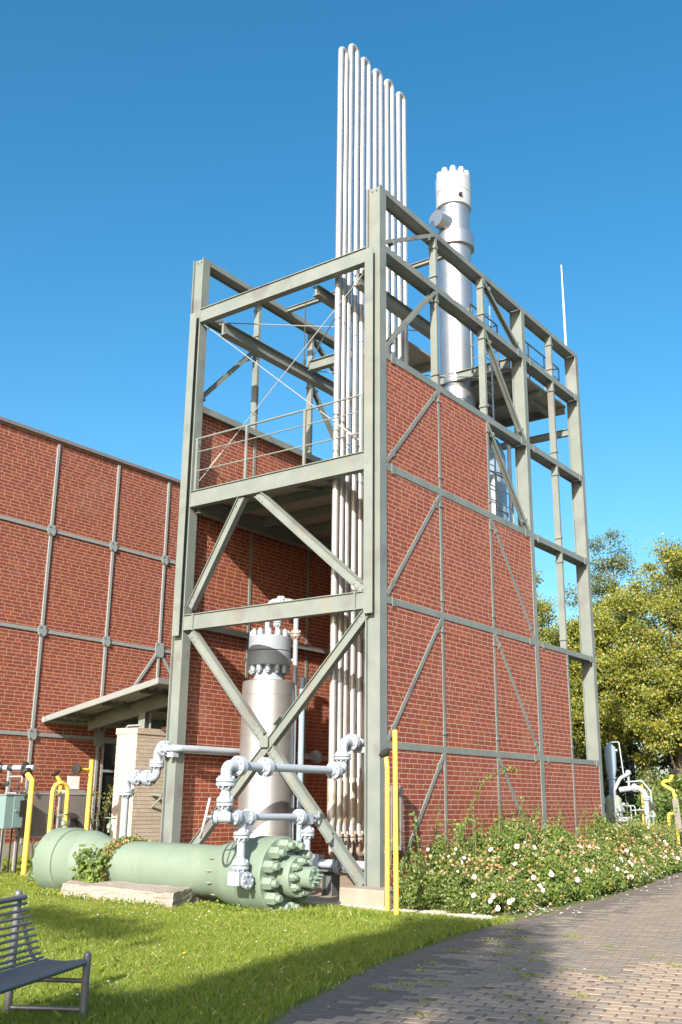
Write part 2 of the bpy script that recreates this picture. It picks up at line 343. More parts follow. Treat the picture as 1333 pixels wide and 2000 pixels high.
for light, su, sv, gu, gv, h, mats_, maxd in ((True, 0.205, 0.142, 0.020, 0.006, 0.018, PAVEL, 14.0), (False, 0.205, 0.105, 0.005, 0.005, 0.0155, PAVED, 27.0)):
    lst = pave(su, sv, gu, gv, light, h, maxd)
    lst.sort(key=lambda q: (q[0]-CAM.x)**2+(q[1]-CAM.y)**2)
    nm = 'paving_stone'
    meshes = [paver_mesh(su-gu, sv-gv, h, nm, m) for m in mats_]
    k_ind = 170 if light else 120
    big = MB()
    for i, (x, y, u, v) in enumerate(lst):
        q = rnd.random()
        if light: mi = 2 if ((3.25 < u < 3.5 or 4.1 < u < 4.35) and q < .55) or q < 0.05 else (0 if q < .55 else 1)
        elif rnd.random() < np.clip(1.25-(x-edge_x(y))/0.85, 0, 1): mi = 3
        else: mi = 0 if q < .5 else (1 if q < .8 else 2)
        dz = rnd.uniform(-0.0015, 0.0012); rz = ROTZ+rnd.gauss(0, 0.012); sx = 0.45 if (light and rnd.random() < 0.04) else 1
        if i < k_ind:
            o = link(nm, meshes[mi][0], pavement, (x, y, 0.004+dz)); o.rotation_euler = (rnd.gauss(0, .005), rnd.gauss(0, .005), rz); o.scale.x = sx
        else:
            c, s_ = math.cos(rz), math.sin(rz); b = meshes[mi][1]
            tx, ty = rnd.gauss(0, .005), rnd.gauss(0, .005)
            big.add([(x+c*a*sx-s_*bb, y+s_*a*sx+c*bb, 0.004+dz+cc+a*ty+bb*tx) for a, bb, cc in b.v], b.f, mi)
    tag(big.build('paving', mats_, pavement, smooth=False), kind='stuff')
jb = MB()  # joint bed just above the base sheet, under the modelled stones
sel = [(edge_x(y)+0.06, y) for y in np.linspace(-11, 14.0, 81)]; n = len(sel)
jb.add([(x, y, 0.0172) for x, y in sel]+[(9.5 if y < -3 else 7.5, y, 0.0172) for x, y in sel], [(i, n+i, n+i+1, i+1) for i in range(n-1)])
jb.build('joint_sand', JOINT, pavement, smooth=False)

# ------------------------------------------------------------------ brick walls
COURSE = 2.42/29
def brick_spots(y0, y1, z0, z1, seed):
    """running bond with stray headers, clipped to the panel"""
    rr = random.Random(seed); out = []; g = 0.0115
    k0 = int(math.floor(z0/COURSE))
    for k in range(k0, int(z1/COURSE)+1):
        a, b = k*COURSE+g/2, (k+1)*COURSE-g/2
        a = max(a, z0); b = min(b, z1)
        if b-a < 0.012: continue
        y = y0-rr.choice((0.0, 0.0625, 0.125, 0.1875)) + (0.0625 if k % 2 else 0) - 0.06
        while y < y1:
            L = 0.125 if rr.random() < 0.11 else 0.25
            p, q = max(y+g/2, y0), min(y+L-g/2, y1)
            if q-p > 0.02: out.append((p, q, a, b))
            y += L
    return out
def brick_wall(parent, X, sgn, panels, n_single, visible, mats_, thick=0.06, seed=1):
    """bricks face X with outward normal sgn*X"""
    allb = []
    for i, (a, b, c, d) in enumerate(panels): allb += brick_spots(a, b, c, d, seed*100+i)
    full = [q for q in allb if abs(q[1]-q[0]-0.2385) < 0.004 and abs(q[3]-q[2]-(COURSE-0.0115)) < 0.003 and visible((q[0]+q[1])/2, (q[2]+q[3])/2)]
    full.sort(key=lambda q: (X-CAM.x)**2+((q[0]+q[1])/2-CAM.y)**2+((q[2]+q[3])/2-CAM.z)**2)
    single = set(full[:n_single]); H = COURSE-0.0115
    protos = []
    e = 0.0006
    def geom(w, h, t):
        o = [(0, -w/2, -h/2), (0, w/2, -h/2), (0, w/2, h/2), (0, -w/2, h/2)]
        return [(-t*sgn, y, z) for _, y, z in o]+[(-e*sgn, y, z) for _, y, z in o]+[(0, y-math.copysign(e, y), z-math.copysign(e, z)) for _, y, z in o]
    FC = [(0,1,5,4),(1,2,6,5),(2,3,7,6),(3,0,4,7),(4,5,9,8),(5,6,10,9),(6,7,11,10),(7,4,8,11),(8,9,10,11)]
    if sgn < 0: FC = [tuple(reversed(f)) for f in FC]
    for m in mats_:
        me = bpy.data.meshes.new('brick'); me.from_pydata(geom(0.2385, H, thick), [], FC); me.materials.append(m); protos.append(me)
    off = root_loc(parent); V = []; Fs = []; MI = []
    rr = random.Random(seed+55)
    w = [0.46, 0.22, 0.20, 0.12] if len(mats_) == 4 else [0.6, 0.4]
    for q in allb:
        mi = rr.choices(range(len(mats_)), w)[0]; dx = rr.uniform(-0.0003, 0.0003)
        cy, cz = (q[0]+q[1])/2, (q[2]+q[3])/2
        if q in single:
            link('brick', protos[mi], parent, (X+dx-off.x, cy-off.y, cz-off.z))
        else:
            o = len(V); V += [(X+dx+a, cy+b, cz+c) for a, b, c in geom(q[1]-q[0], q[3]-q[2], thick)]
            Fs += [tuple(i+o for i in f) for f in FC]; MI += [mi]*9
    tag(fastmesh('brickwork', V, Fs, mats_, MI, parent), kind='stuff')

LV = [2.438, 4.858, 7.264, 9.414, 11.596, 12.83]     # beam levels of the tower
UY = [0.223, 2.085, 4.102, 6.064, 7.652, 9.30]       # column / post lines going back
XL = -4.93
STEPS = [(0, 3), (1, 3), (2, 2), (3, 1), (4, 0)]      # bay, highest beam reached by the bricks
wall_r = thing('brick_wall', 'stepped red brick wall filling the sunlit right side of the steel tower', 'brick wall', (0, 4.7, 0))
wall_l = thing('brick_wall', 'red brick wall inside the steel tower, seen through its open front bay', 'brick wall', (-4.8, 4.7, 0))
pan = []
for bay, top in STEPS:
    lo = 0.02
    for k in range(top+1):
        pan.append((UY[bay]-(0.0 if bay == 0 else 0), UY[bay+1], lo, LV[k])); lo = LV[k]
brick_wall(wall_r, -0.014, 1, pan, 290, lambda y, z: z > 0.9, BRICK, seed=1)
for bay, top in STEPS: MB().box((-0.13, UY[bay], 0.0), (-0.0149, UY[bay+1], LV[top]-0.03)).build('mortar_joints', MORTAR, wall_r, smooth=False)
brick_wall(wall_l, XL+0.135, 1, pan, 290, lambda y, z: 0.9 < z < 6.9 and y < 4.6, BRICK, seed=2)
for bay, top in STEPS: MB().box((XL+0.02, UY[bay], 0.0), (XL+0.1341, UY[bay+1], LV[top]-0.03)).build('mortar_joints', MORTAR, wall_l, smooth=False)

added_wall = thing('brick_wall', 'added red brick wall darkening the back of the open bay behind the silver pipes', 'brick wall', (-2.4, 6.3, 0))  # added partition, blocks light from behind so the bay stays dark
MB().box((XL+0.14, 6.26, 0.0), (-0.14, 6.36, 7.2)).build('mortar_joints', MORTAR, added_wall, smooth=False)
m_ = MB()
for q in brick_spots(XL+0.14, -0.14, 0.02, 7.2, 77): m_.box((q[0], 6.2585, q[2]), (q[1], 6.27, q[3]), rnd.choices(range(4), [0.46, 0.22, 0.20, 0.12])[0])
tag(m_.build('brickwork', BRICK, added_wall, smooth=False), kind='stuff')
# ------------------------------------------------------------------ steel frame of the tower
frame = thing('steel_frame', 'tall grey green steel tower frame standing on concrete blocks', 'steel tower frame', (-2.4, 4.6, 0))
def side(Xo, s):
    """one long side: Xo = outer face, s = +1 if the inside lies at lower x"""
    inn = lambda d: Xo-s*d
    Xc = inn(0.15)
    # columns (I-sections, web across)
    for (y, w, zb, zt) in ((0.11, 0.22, 0.262, 12.895), (6.064, 0.17, 0.1, LV[5]+0.05), (9.215, 0.17, 0.1, LV[5]+0.05)):
        MB().isec((Xc, y, zb), (Xc, y, zt), (1, 0, 0), 0.30, w, 0.022, 0.11 if y < 1 else 0.10).build('column', STEEL, frame, smooth=False)
    for y in (UY[1], UY[2], UY[4]):
        b = MB(); x0 = inn(0.075)
        top = LV[5]-0.07
        b.usec((inn(0.077), y-0.04, 0.1), (inn(0.077), y-0.04, top), (0, -1, 0), 0.15, 0.075, 0.012)
        b.build('post', STEEL, frame, smooth=False)
        for k in range(5):
            for zc in (LV[k]+0.30, LV[k+1]-0.28):
                c = MB(); c.box((inn(-0.008), y-0.052, zc-0.03), (inn(0.16), y-0.0425, zc+0.03)); c.box((inn(-0.012), y-0.055, zc-0.03), (inn(-0.001), y+0.046, zc+0.03))
                c.box((inn(-0.012), y-0.068, zc-0.035), (inn(0.16), y-0.0555, zc-0.02))
                c.build('clamp', STEEL, frame, smooth=False)
    for k, z in enumerate(LV):
        h = (0.105, 0.115, 0.135, 0.14, 0.14, 0.12)[k]
        b = MB()
        for (ya, yb) in ((0.222, 5.976), (6.152, 9.128)):
            b.isec((inn(0.148), ya, z), (inn(0.148), yb, z), (1, 0, 0), 0.294, h, 0.014, 0.03)
        b.build('beam', STEEL, frame, smooth=False)
        if k < 5:
            for yy in (0.42, 5.75, 6.38, 9.0):
                if k >= 2 and yy in (0.42,) and k == 4: continue
                st = MB(); st.box((inn(-0.010), yy-0.045, z-h/2-0.03), (inn(0.0), yy+0.045, z+h/2+0.012)); st.build('splice_plate', STEEL, frame, smooth=False)
    br = [((0.235, 4.955), (2.05, 7.17)), ((0.235, 7.36), (2.05, 9.33)), ((0.235, 2.50), (2.05, 4.79)), ((0.30, 0.12), (2.05, 2.37)), ((0.235, 9.55), (2.03, 11.45)), ((0.235, 11.72), (2.03, 12.77)),
          ((4.15, 7.19), (5.97, 4.92)), ((4.15, 4.79), (5.97, 2.50)), ((4.15, 2.36), (5.97, 0.15)), ((4.15, 11.50), (5.96, 9.48)), ((4.15, 9.33), (5.96, 7.34)), ((4.15, 12.76), (5.96, 11.67))]
    for i, ((ya, za), (yb, zb)) in enumerate(br):
        free = i in (4, 5, 9, 10, 11); d = 0.12 if free else 0.07
        p0 = Vector((inn(0.05 if free else 0.032), ya, za)); p1 = Vector((inn(0.05 if free else 0.032), yb, zb))
        b = MB()
        if free: b.usec(p0+Vector((s*0.0, 0, 0)), p1, (0, -(zb-za), (yb-ya)) if zb < za else (0, (zb-za), -(yb-ya)), 0.11, 0.075, 0.012)
        else: b.bar(p0, p1, 0.075, 0.07, (0, 1, 0))
        b.build('brace', STEEL, frame, smooth=False)
        dirv = (p1-p0).normalized()
        for t in (0.28, (p1-p0).length-0.28):
            q = p0+dirv*t; c = MB(); c.bar(q-dirv*0.03, q+dirv*0.03, 0.125 if not free else 0.10, 0.085 if not free else 0.135, (0, 1, 0)); c.build('clamp', STEEL, frame, smooth=False)
side(0.0, 1); side(XL, -1)

for x0 in (-0.15, -4.78):
    for dx in (-0.055, 0.045): MB().hexnut((x0+dx, 0.054, 12.82), (0, -1, 0), 0.014, 0.014).build('bolt', BLACK, frame, smooth=False)
# front face --------------------------------------------------------
def fbeam(z0, z1, depth_y, name='beam'):
    MB().isec((-4.632, depth_y, (z0+z1)/2), (-0.298, depth_y, (z0+z1)/2), (0, 0, 1), z1-z0, 0.16, 0.016, 0.10).build(name, STEEL, frame, smooth=False)
fbeam(11.32, 11.64, 0.06); fbeam(7.205, 7.545, 0.06); fbeam(4.70, 5.01, 0.06)
for x in (-4.38, -0.52):
    MB().box((x-0.02, -0.022, 4.69), (x+0.02, 0.009, 5.02)).build('stiffener', STEEL, frame, smooth=False)
for x in (-4.76, -0.19):       # guide strips standing proud on the corner columns
    b = MB(); b.box((x-0.10, -0.075, 4.60), (x+0.085, -0.062, 11.55)); b.box((x-0.10, -0.062, 4.60), (x-0.086, 0.05, 11.55)); b.build('guide_strip', STEEL, frame, smooth=False)
def fbrace(a, b, y=0.06, D=0.17):
    p0, p1 = Vector((a[0], y, a[1])), Vector((b[0], y, b[1])); d = (p1-p0).normalized()
    n = Vector((-d.z, 0, d.x)); m = MB(); m.isec(p0, p1, n, D, 0.13, 0.014, 0.05); o = m.build('brace', STEEL, frame, smooth=False)
    for t in (0.10, 0.22, (p1-p0).length-0.22, (p1-p0).length-0.10):
        for sg in (-1, 1):
            q = p0+d*t+n*(D/2-0.0)*sg*0.55; bb = MB(); bb.hexnut(q+Vector((0, -0.025, 0)), (0, -1, 0), 0.016, 0.016); bb.build('bolt', STEEL, o, smooth=False)
fbrace((-3.24, 7.20), (-4.50, 5.14)); fbrace((-2.86, 7.20), (-0.37, 5.06))
fbrace((-4.44, 4.66), (-2.55, 2.63)); fbrace((-2.37, 2.45), (-0.35, 0.285)); fbrace((-0.30, 4.62), (-4.52, 0.29), 0.055)
MB().box((-2.56, -0.03, 2.44), (-2.36, -0.008, 2.64)).build('gusset_plate', STEEL, frame, smooth=False)
MB().bar((-2.18, -0.012, 2.82), (-2.06, -0.012, 2.95), 0.20, 0.02, (0, 1, 0)).build('gusset_plate', STEEL, frame, smooth=False)
# rods
for a, b in (((-4.50, 11.22), (-0.38, 7.70)), ((-0.36, 11.23), (-4.50, 7.77))):
    m = MB(); m.cyl((a[0], 0.10, a[1]), (b[0], 0.10, b[1]), 0.010, n=8)
    p, q = Vector((a[0], 0.10, a[1])), Vector((b[0], 0.10, b[1])); d = (q-p).normalized()
    m.build('tie_rod', GREYSTEEL, frame)
    t = MB(); t.cyl(q-d*0.75, q-d*0.35, 0.024, n=8); t.build('turnbuckle', VALVEGREY, frame)
    g = MB(); g.bar(p-d*0.06, p+d*0.10, 0.13, 0.014, (0, 1, 0)); g.build('gusset_plate', STEEL, frame, smooth=False)
for a, b in (((-4.35, 0.2, 11.32), (-1.0, 3.0, 11.32)), ((-4.1, 3.0, 11.2), (-0.8, 0.3, 11.2)), ((-4.0, 3.2, 11.2), (-0.9, 5.8, 11.2))):
    MB().cyl(a, b, 0.013, n=8).build('tie_rod', GREYSTEEL, frame)
# crane rails and cross beams at the top of the open bay
MB().isec((-4.10, 0.15, 11.08), (-4.10, 5.95, 11.08), (0, 0, 1), 0.26, 0.20, 0.016, 0.05).build('crane_rail', STEEL, frame, smooth=False)
MB().isec((-0.62, 0.15, 11.12), (-0.62, 2.95, 11.12), (0, 0, 1), 0.24, 0.18, 0.016, 0.05).build('crane_rail', STEEL, frame, smooth=False)
MB().isec((-1.62, 0.15, 11.20), (-1.62, 2.95, 11.20), (0, 0, 1), 0.20, 0.16, 0.016, 0.05).build('crane_rail', STEEL, frame, smooth=False)
MB().isec((-3.99, 3.0, 11.24), (-1.7, 3.0, 11.24), (0, 0, 1), 0.24, 0.16, 0.016, 0.06).build('cross_beam', STEEL, frame, smooth=False)
MB().isec((-4.64, 5.9, 11.45), (-0.3, 5.9, 11.45), (0, 0, 1), 0.24, 0.16, 0.016, 0.06).build('cross_beam', STEEL, frame, smooth=False)
m = MB(); m.cyl((-4.07, 2.88, 11.36), (-4.07, 2.88, 12.95), 0.012, n=8); m.cyl((-4.07, 2.88, 11.22), (-4.07, 2.88, 11.40), 0.03, n=8); m.build('hanger_rod', BLACK, frame)
MB().isec((-4.63, 2.9, 12.84), (-0.3, 2.9, 12.84), (0, 0, 1), 0.10, 0.10, 0.012, 0.03).build('cross_beam', STEEL, frame, smooth=False)
# platform
p = MB(); p.box((-4.62, 0.15, 7.46), (-1.50, 6.0, 7.50)); p.box((-1.50, 3.1, 7.46), (-0.32, 6.0, 7.50)); p.build('platform_deck', DECK, frame, smooth=False)
for y in (1.1, 2.15, 3.2, 4.3, 5.4):
    MB().isec((-4.62, y, 7.36), (-1.42, y, 7.36), (0, 0, 1), 0.18, 0.10, 0.012, 0.03).build('joist', STEEL, frame, smooth=False)
MB().isec((-1.42, 0.15, 7.34), (-1.42, 6.0, 7.34), (0, 0, 1), 0.22, 0.10, 0.012, 0.03).build('joist', STEEL, frame, smooth=False)
MB().isec((-4.55, 0.15, 7.26), (-4.55, 6.0, 7.26), (0, 0, 1), 0.30, 0.14, 0.014, 0.03).build('joist', STEEL, frame, smooth=False)
MB().bar((-2.5, 0.3, 7.40), (-1.5, 2.4, 7.40), 0.06, 0.06).build('joist', STEEL, frame, smooth=False)
MB().isec((-0.34, 0.3, 7.30), (-0.34, 6.0, 7.30), (0, 0, 1), 0.24, 0.08, 0.014, 0.03).build('joist', STEEL, frame, smooth=False)
# railing on the platform
rail = MB()
rail.tube([(-4.58, 0.02, 8.66), (-0.38, 0.02, 8.65)], 0.021, 8); rail = rail.build('railing', STEEL, frame)
for z in (8.36, 7.95): MB().tube([(-4.53, 0.02, z+0.01), (-0.40, 0.02, z-0.03)], 0.014, 8).build('rail_bar', STEEL, rail)
for x in (-4.53, -3.18, -1.72, -0.40): MB().box((x-0.025, 0.0, 7.545), (x+0.025, 0.04, 8.66)).build('rail_post', STEEL, rail, smooth=False)
# rear galleries
MB().box((-2.2, 6.2, 11.40), (-0.32, 9.1, 11.45)).build('platform_deck', DECK, frame, smooth=False)
for y in (6.3, 7.65, 9.0): MB().isec((-2.2, y, 11.30), (-0.31, y, 11.30), (0, 0, 1), 0.18, 0.10, 0.012, 0.03).build('joist', STEEL, frame, smooth=False)
for x in (-2.15, -0.75): MB().isec((x, 6.25, 11.29), (x, 9.05, 11.29), (0, 0, 1), 0.16, 0.09, 0.012, 0.03).build('joist', STEEL, frame, smooth=False)
MB().isec((-1.55, 6.2, 10.55), (-1.55, 9.6, 10.55), (0, 0, 1), 0.2, 0.10, 0.014, 0.03).build('cross_beam', STEEL, frame, smooth=False)
MB().isec((-4.6, 9.2, 10.75), (-0.31, 9.2, 10.75), (0, 0, 1), 0.18, 0.10, 0.014, 0.03).build('cross_beam', STEEL, frame, smooth=False)
MB().box((-2.9, 3.0, 11.32), (-1.5, 4.6, 11.36)).build('platform_deck', DECK, frame, smooth=False)
for y in (3.05, 4.55): MB().isec((-2.9, y, 11.22), (-1.5, y, 11.22), (0, 0, 1), 0.18, 0.10, 0.012, 0.03).build('joist', STEEL, frame, smooth=False)
def railing(pts, h, step):
    r_ = MB(); r_.tube([Vector(p)+Vector((0, 0, h)) for p in pts], 0.02, 8, bend=0.05); r_ = r_.build('railing', STEEL, frame)
    for f in (0.36, 0.68): MB().tube([Vector(p)+Vector((0, 0, h*f)) for p in pts], 0.012, 6, bend=0.05).build('rail_bar', STEEL, r_)
    for a, b in zip(pts[:-1], pts[1:]):
        a, b = Vector(a), Vector(b); k = max(1, round((b-a).length/step))
        for i in range(k+1):
            q = a.lerp(b, i/k); MB().cyl(q, q+Vector((0, 0, h)), 0.018, n=8).build('rail_post', STEEL, r_)
railing([(-0.42, 6.3, 11.45), (-0.42, 9.0, 11.45), (-2.1, 9.0, 11.45)], 1.05, 0.9)
railing([(-0.5, 4.4, 11.36), (-0.5, 5.7, 11.36), (-1.2, 5.7, 11.36)], 1.05, 0.8)
railing([(-0.34, 4.3, 7.50), (-0.34, 5.85, 7.50)], 1.0, 0.75)
railing([(-1.25, 4.4, 7.50), (-1.25, 5.95, 7.50)], 1.0, 0.75)
# caged ladder at the back of the third bay
ld = MB(); ld.bar((-0.62, 5.15, 7.5), (-0.62, 5.15, 12.9), 0.05, 0.02); ld.bar((-0.62, 5.60, 7.5), (-0.62, 5.60, 12.9), 0.05, 0.02); ld = ld.build('ladder', BLUEDARK, frame, smooth=False)
for k in range(18): MB().cyl((-0.62, 5.15, 7.7+k*0.29), (-0.62, 5.60, 7.7+k*0.29), 0.012, n=6).build('rung', BLUEDARK, ld)

# concrete blocks under the front columns
for (x, lab) in ((-0.09, 'pale concrete block under the near corner column, gravel in front'), (-4.78, 'concrete block under the far left front column, behind the green vessel')):
    o = MB().box((x-0.42, -0.38, -0.1), (x+0.42, 0.42, 0.262)).build('concrete_block', CONC, smooth=False, bevel=0.018); tag(o, lab, 'concrete block', 'concrete footings of the tower')

# ------------------------------------------------------------------ silver pipe loops
loops = [(0.317, 0.498, 16.86, 'leftmost silver hairpin pipe, its bend lower than its neighbour'), (0.663, 0.889, 17.20, 'second silver hairpin pipe from the left, with the highest bend in view'),
         (1.10, 1.333, 17.16, 'third silver hairpin pipe from the left'), (1.571, 1.792, 17.18, 'fourth silver hairpin pipe from the left, just left of the corner column top'),
         (2.037, 2.266, 17.22, 'fifth silver hairpin pipe from the left, last but one on the right'), (2.519, 2.755, 17.20, 'rightmost silver hairpin pipe, nearest the tall silver stack')]
XP = -1.20
for (ya, yb, zt, lab) in loops:
    t = thing('pipe_loop', lab, 'silver pipe', (XP, (ya+yb)/2, 0.9), 'silver hairpin pipes rising through the tower')
    r = (yb-ya)/2; rp = 0.060
    MB().tube([(XP, ya, 1.0), (XP, ya, zt), (XP, yb, zt), (XP, yb, 1.0)], rp, 14, bend=r*0.999, seg=10).build('pipe', ALU, t)
    for k, y in enumerate((ya, yb)):
        MB().lathe((XP, y, 1.10), (0, 0, 1), [(0, 0.045), (0.16, 0.074), (0.80, 0.076), (0.84, 0.062)], 16).build('sleeve', mat('stained_sleeve', (0.62, 0.58, 0.53), 0.5, 0.5, col2=(0.52, 0.47, 0.42), scale=4, amount=0.7, stain=(0.40, 0.19, 0.07), stain_amt=0.6, stain_scale=2.4), t)
        for z in (3.4, 5.8, 8.6, 10.2, 13.9): MB().cyl((XP, y, z-0.01), (XP, y, z+0.01), rp+0.002, n=14).build('seam_ring', ALU, t)
        f = MB(); f.cyl((XP, y, 0.93), (XP, y, 1.10), 0.04, n=12)
        for z in (0.90, 0.965):
            f.cyl((XP, y, z), (XP, y, z+0.05), 0.095, n=18)
        for i in range(6):
            a = i*math.pi/3+0.3; f.hexnut((XP+0.075*math.cos(a), y+0.075*math.sin(a), 1.015), (0, 0, 1), 0.017, 0.035); f.hexnut((XP+0.075*math.cos(a), y+0.075*math.sin(a), 0.90), (0, 0, -1), 0.017, 0.03)
        f.build('flange', VALVEGREY, t)
    MB().tube([(XP, ya, 0.92), (XP, ya, 0.66), (XP, yb, 0.66), (XP, yb, 0.92)], 0.042, 12, bend=0.09).build('return_bend', VALVEGREY, t)
    if ya > 1.0 and ya < 1.2 or 1.5 < ya < 1.7:
        f = MB(); f.cyl((XP, yb, 1.42), (XP+0.17, yb, 1.42), 0.05, n=12); f.cyl((XP+0.17, yb, 1.42), (XP+0.21, yb, 1.42), 0.12, n=24)
        for i in range(8): a = i*math.pi/4; f.hexnut((XP+0.21, yb+0.09*math.cos(a), 1.42+0.09*math.sin(a)), (1, 0, 0), 0.014, 0.015)
        f.build('blind_flange', VALVEGREY, t)
# ------------------------------------------------------------------ tall silver stack
CX, CY = -1.9, 6.25
t = thing('stack', 'tall shiny silver stack with pale bolted cap rising above the tower', 'stack', (CX, CY, 2))
MB().lathe((CX, CY, 2.0), (0, 0, 1), [(0, 0.42), (13.35, 0.42), (13.36, 0.41), (14.5, 0.40)], 48).build('shell', STACKALU, t)
for z in (10.0, 11.2, 12.35, 13.3, 14.25): MB().cyl((CX, CY, z-0.012), (CX, CY, z+0.012), 0.424, n=48).build('seam_ring', STACKALU, t)
MB().lathe((CX, CY, 15.15), (0, 0, 1), [(0, 0.41), (0.0, 0.50), (0.36, 0.50), (0.37, 0.41)], 48).build('band', STACKALU, t)
MB().lathe((CX, CY, 16.30), (0, 0, 1), [(0, 0.40), (0.03, 0.455), (0.44, 0.46), (0.445, 0.45), (0.455, 0.45), (0.46, 0.46), (0.90, 0.46), (0.95, 0.42), (0.96, 0.1)], 48).build('cap', CAPWHITE, t)
for i in range(10):
    a = i*2*math.pi/10+0.2; MB().hexnut((CX+0.36*math.cos(a), CY+0.36*math.sin(a), 17.24), (0, 0, 1), 0.085, 0.17).build('nut', CAPWHITE, t)
MB().lathe((CX, CY, 17.24), (0, 0, 1), [(0, 0.16), (0.24, 0.14), (0.28, 0.09)], 16).build('top_boss', CAPWHITE, t)
MB().cyl((CX+0.35, CY-0.28, 16.52), (CX+0.40, CY-0.32, 16.52), 0.05, n=12).build('plug', BLACK, t)
MB().cyl((CX-0.03, CY-0.25, 15.78), (CX-0.12, CY-0.72, 15.78), 0.225, n=32).build('nozzle', STACKALU, t)
MB().bar((CX+0.30, CY-0.30, 13.05), (CX+0.72, CY-0.62, 13.0), 0.12, 0.08).build('bracket', STEEL, t, smooth=False)

# ------------------------------------------------------------------ flanges and pipework
def flange_pair(parent, p, ax, r, th, rb, nb=8, gap=0.012, nut=0.018, both=True, mat_=None):
    """two bolted flanges meeting at p"""
    p = Vector(p); ax = Vector(ax).normalized(); x, y = perp(ax); mat_ = mat_ or BLUE
    for s_ in (-1, 1):
        if not both and s_ < 0: continue
        f = MB(); a = p+ax*(s_*gap/2); b = a+ax*(s_*th)
        f.lathe(a, ax*s_, [(0, r), (th-0.006, r), (th, r-0.006), (th+0.002, r*0.66), (th+0.05, r*0.55)], 24)
        for i in range(nb):
            an = 2*math.pi*(i+0.5)/nb; c = b+(x*math.cos(an)+y*math.sin(an))*rb
            f.hexnut(c, ax*s_, nut, nut*1.25); f.cyl(c+ax*s_*nut*1.2, c+ax*s_*nut*1.7, nut*0.55, n=8)
        f.build('flange', mat_, parent)
    MB().cyl(p-ax*gap/2, p+ax*gap/2, r*0.8, n=20).build('gasket', GASKET, parent)
VX, VY = -0.72, -2.84
pw = thing('valve_pipework', 'pale blue flanged valve pipework standing in front of the green vessel end', 'pipework', (VX, VY, 0.4))
r_main = 0.062
# upper run: flange column, elbow, long pipe back towards the tower
MB().tube([(VX, VY, 1.86), (VX, VY, 2.03), (VX, VY+0.24, 2.03)], 0.082, 16, bend=0.16).build('elbow', BLUE, pw)
flange_pair(pw, (VX, VY, 1.80), (0, 0, 1), 0.142, 0.05, 0.108)
flange_pair(pw, (VX, VY+0.26, 2.03), (0, 1, 0), 0.142, 0.05, 0.108)
MB().lathe((VX, VY, 1.595), (0, 0, 1), [(0, 0.085), (0.05, 0.075), (0.11, 0.05), (0.15, 0.065)], 16).build('reducer', BLUE, pw)
flange_pair(pw, (VX, VY, 1.525), (0, 0, 1), 0.125, 0.045, 0.095)
MB().tube([(VX, VY+0.30, 2.03), (VX, -0.28, 2.03)], r_main, 18).build('pipe', BLUE, pw)
flange_pair(pw, (VX, VY+0.85, 2.03), (0, 1, 0), 0.142, 0.05, 0.108)
flange_pair(pw, (VX, -0.26, 2.025), (0, 1, 0), 0.142, 0.05, 0.108)
MB().tube([(VX, -0.21, 2.025), (VX, -0.03, 2.025), (VX, -0.03, 2.21)], 0.078, 16, bend=0.14).build('elbow', BLUE, pw)
flange_pair(pw, (VX, -0.03, 2.255), (0, 0, 1), 0.138, 0.045, 0.104)
MB().tube([(VX, -0.03, 2.30), (VX, -0.03, 2.50), (VX, 0.19, 2.50)], 0.080, 16, bend=0.16).build('elbow', BLUE, pw)
flange_pair(pw, (VX, 0.235, 2.50), (0, 1, 0), 0.142, 0.045, 0.106)
MB().tube([(VX, 0.28, 2.50), (VX, 2.6, 2.50)], 0.066, 14).build('pipe', BLUE, pw)
MB().torus((VX, 0.44, 2.50), (0, 1, 0), 0.07, 0.012, 18, 6).build('pipe_clamp', BLUE, pw)
MB().box((VX-0.10, 0.40, 2.335), (-0.40, 0.49, 2.43)).build('bracket', BLUE, pw, smooth=False)
# valve body and handwheel
vd = Vector((-0.722, -0.683, 0.0)); vc = Vector((VX, VY, 1.32)); vt = Vector((vd.x, vd.y, 0.20)).normalized()
vb = MB(); vb.tube([(VX, VY, 1.50), (VX, VY, 1.36)], 0.06, 14); vb.cyl(vc+vd*0.12, vc-vd*0.08, 0.078, n=20); vb.cyl((VX, VY-0.02, 1.32), (VX, VY+0.14, 1.32), 0.078, n=20); vb.cyl(vc+vd*0.10, vc+vd*0.16, 0.095, n=20)
x, y = perp(vd)
for i in range(6): a = i*math.pi/3; vb.hexnut(vc+vd*0.16+(x*math.cos(a)+y*math.sin(a))*0.07, vd, 0.018, 0.03)
vb.build('valve_body', BLUE, pw)
hw = MB(); hc = vc+vd*0.27+Vector((0, 0, -0.01)); ha = vt
hw.torus(hc, ha, 0.265, 0.019, 32, 8); x, y = perp(ha)
for i in range(4): a = i*math.pi/2+0.4; hw.cyl(hc, hc+(x*math.cos(a)+y*math.sin(a))*0.265, 0.012, n=8)
hw.cyl(hc, vc+vd*0.14, 0.026, n=10); hw.build('handwheel', mat('chipped_wheel', (0.50, 0.52, 0.55), 0.5, col2=(0.42, 0.25, 0.18), scale=14, amount=0.55), pw)
flange_pair(pw, (VX+0.01, VY+0.19, 1.32), (0, 1, 0), 0.118, 0.042, 0.09)
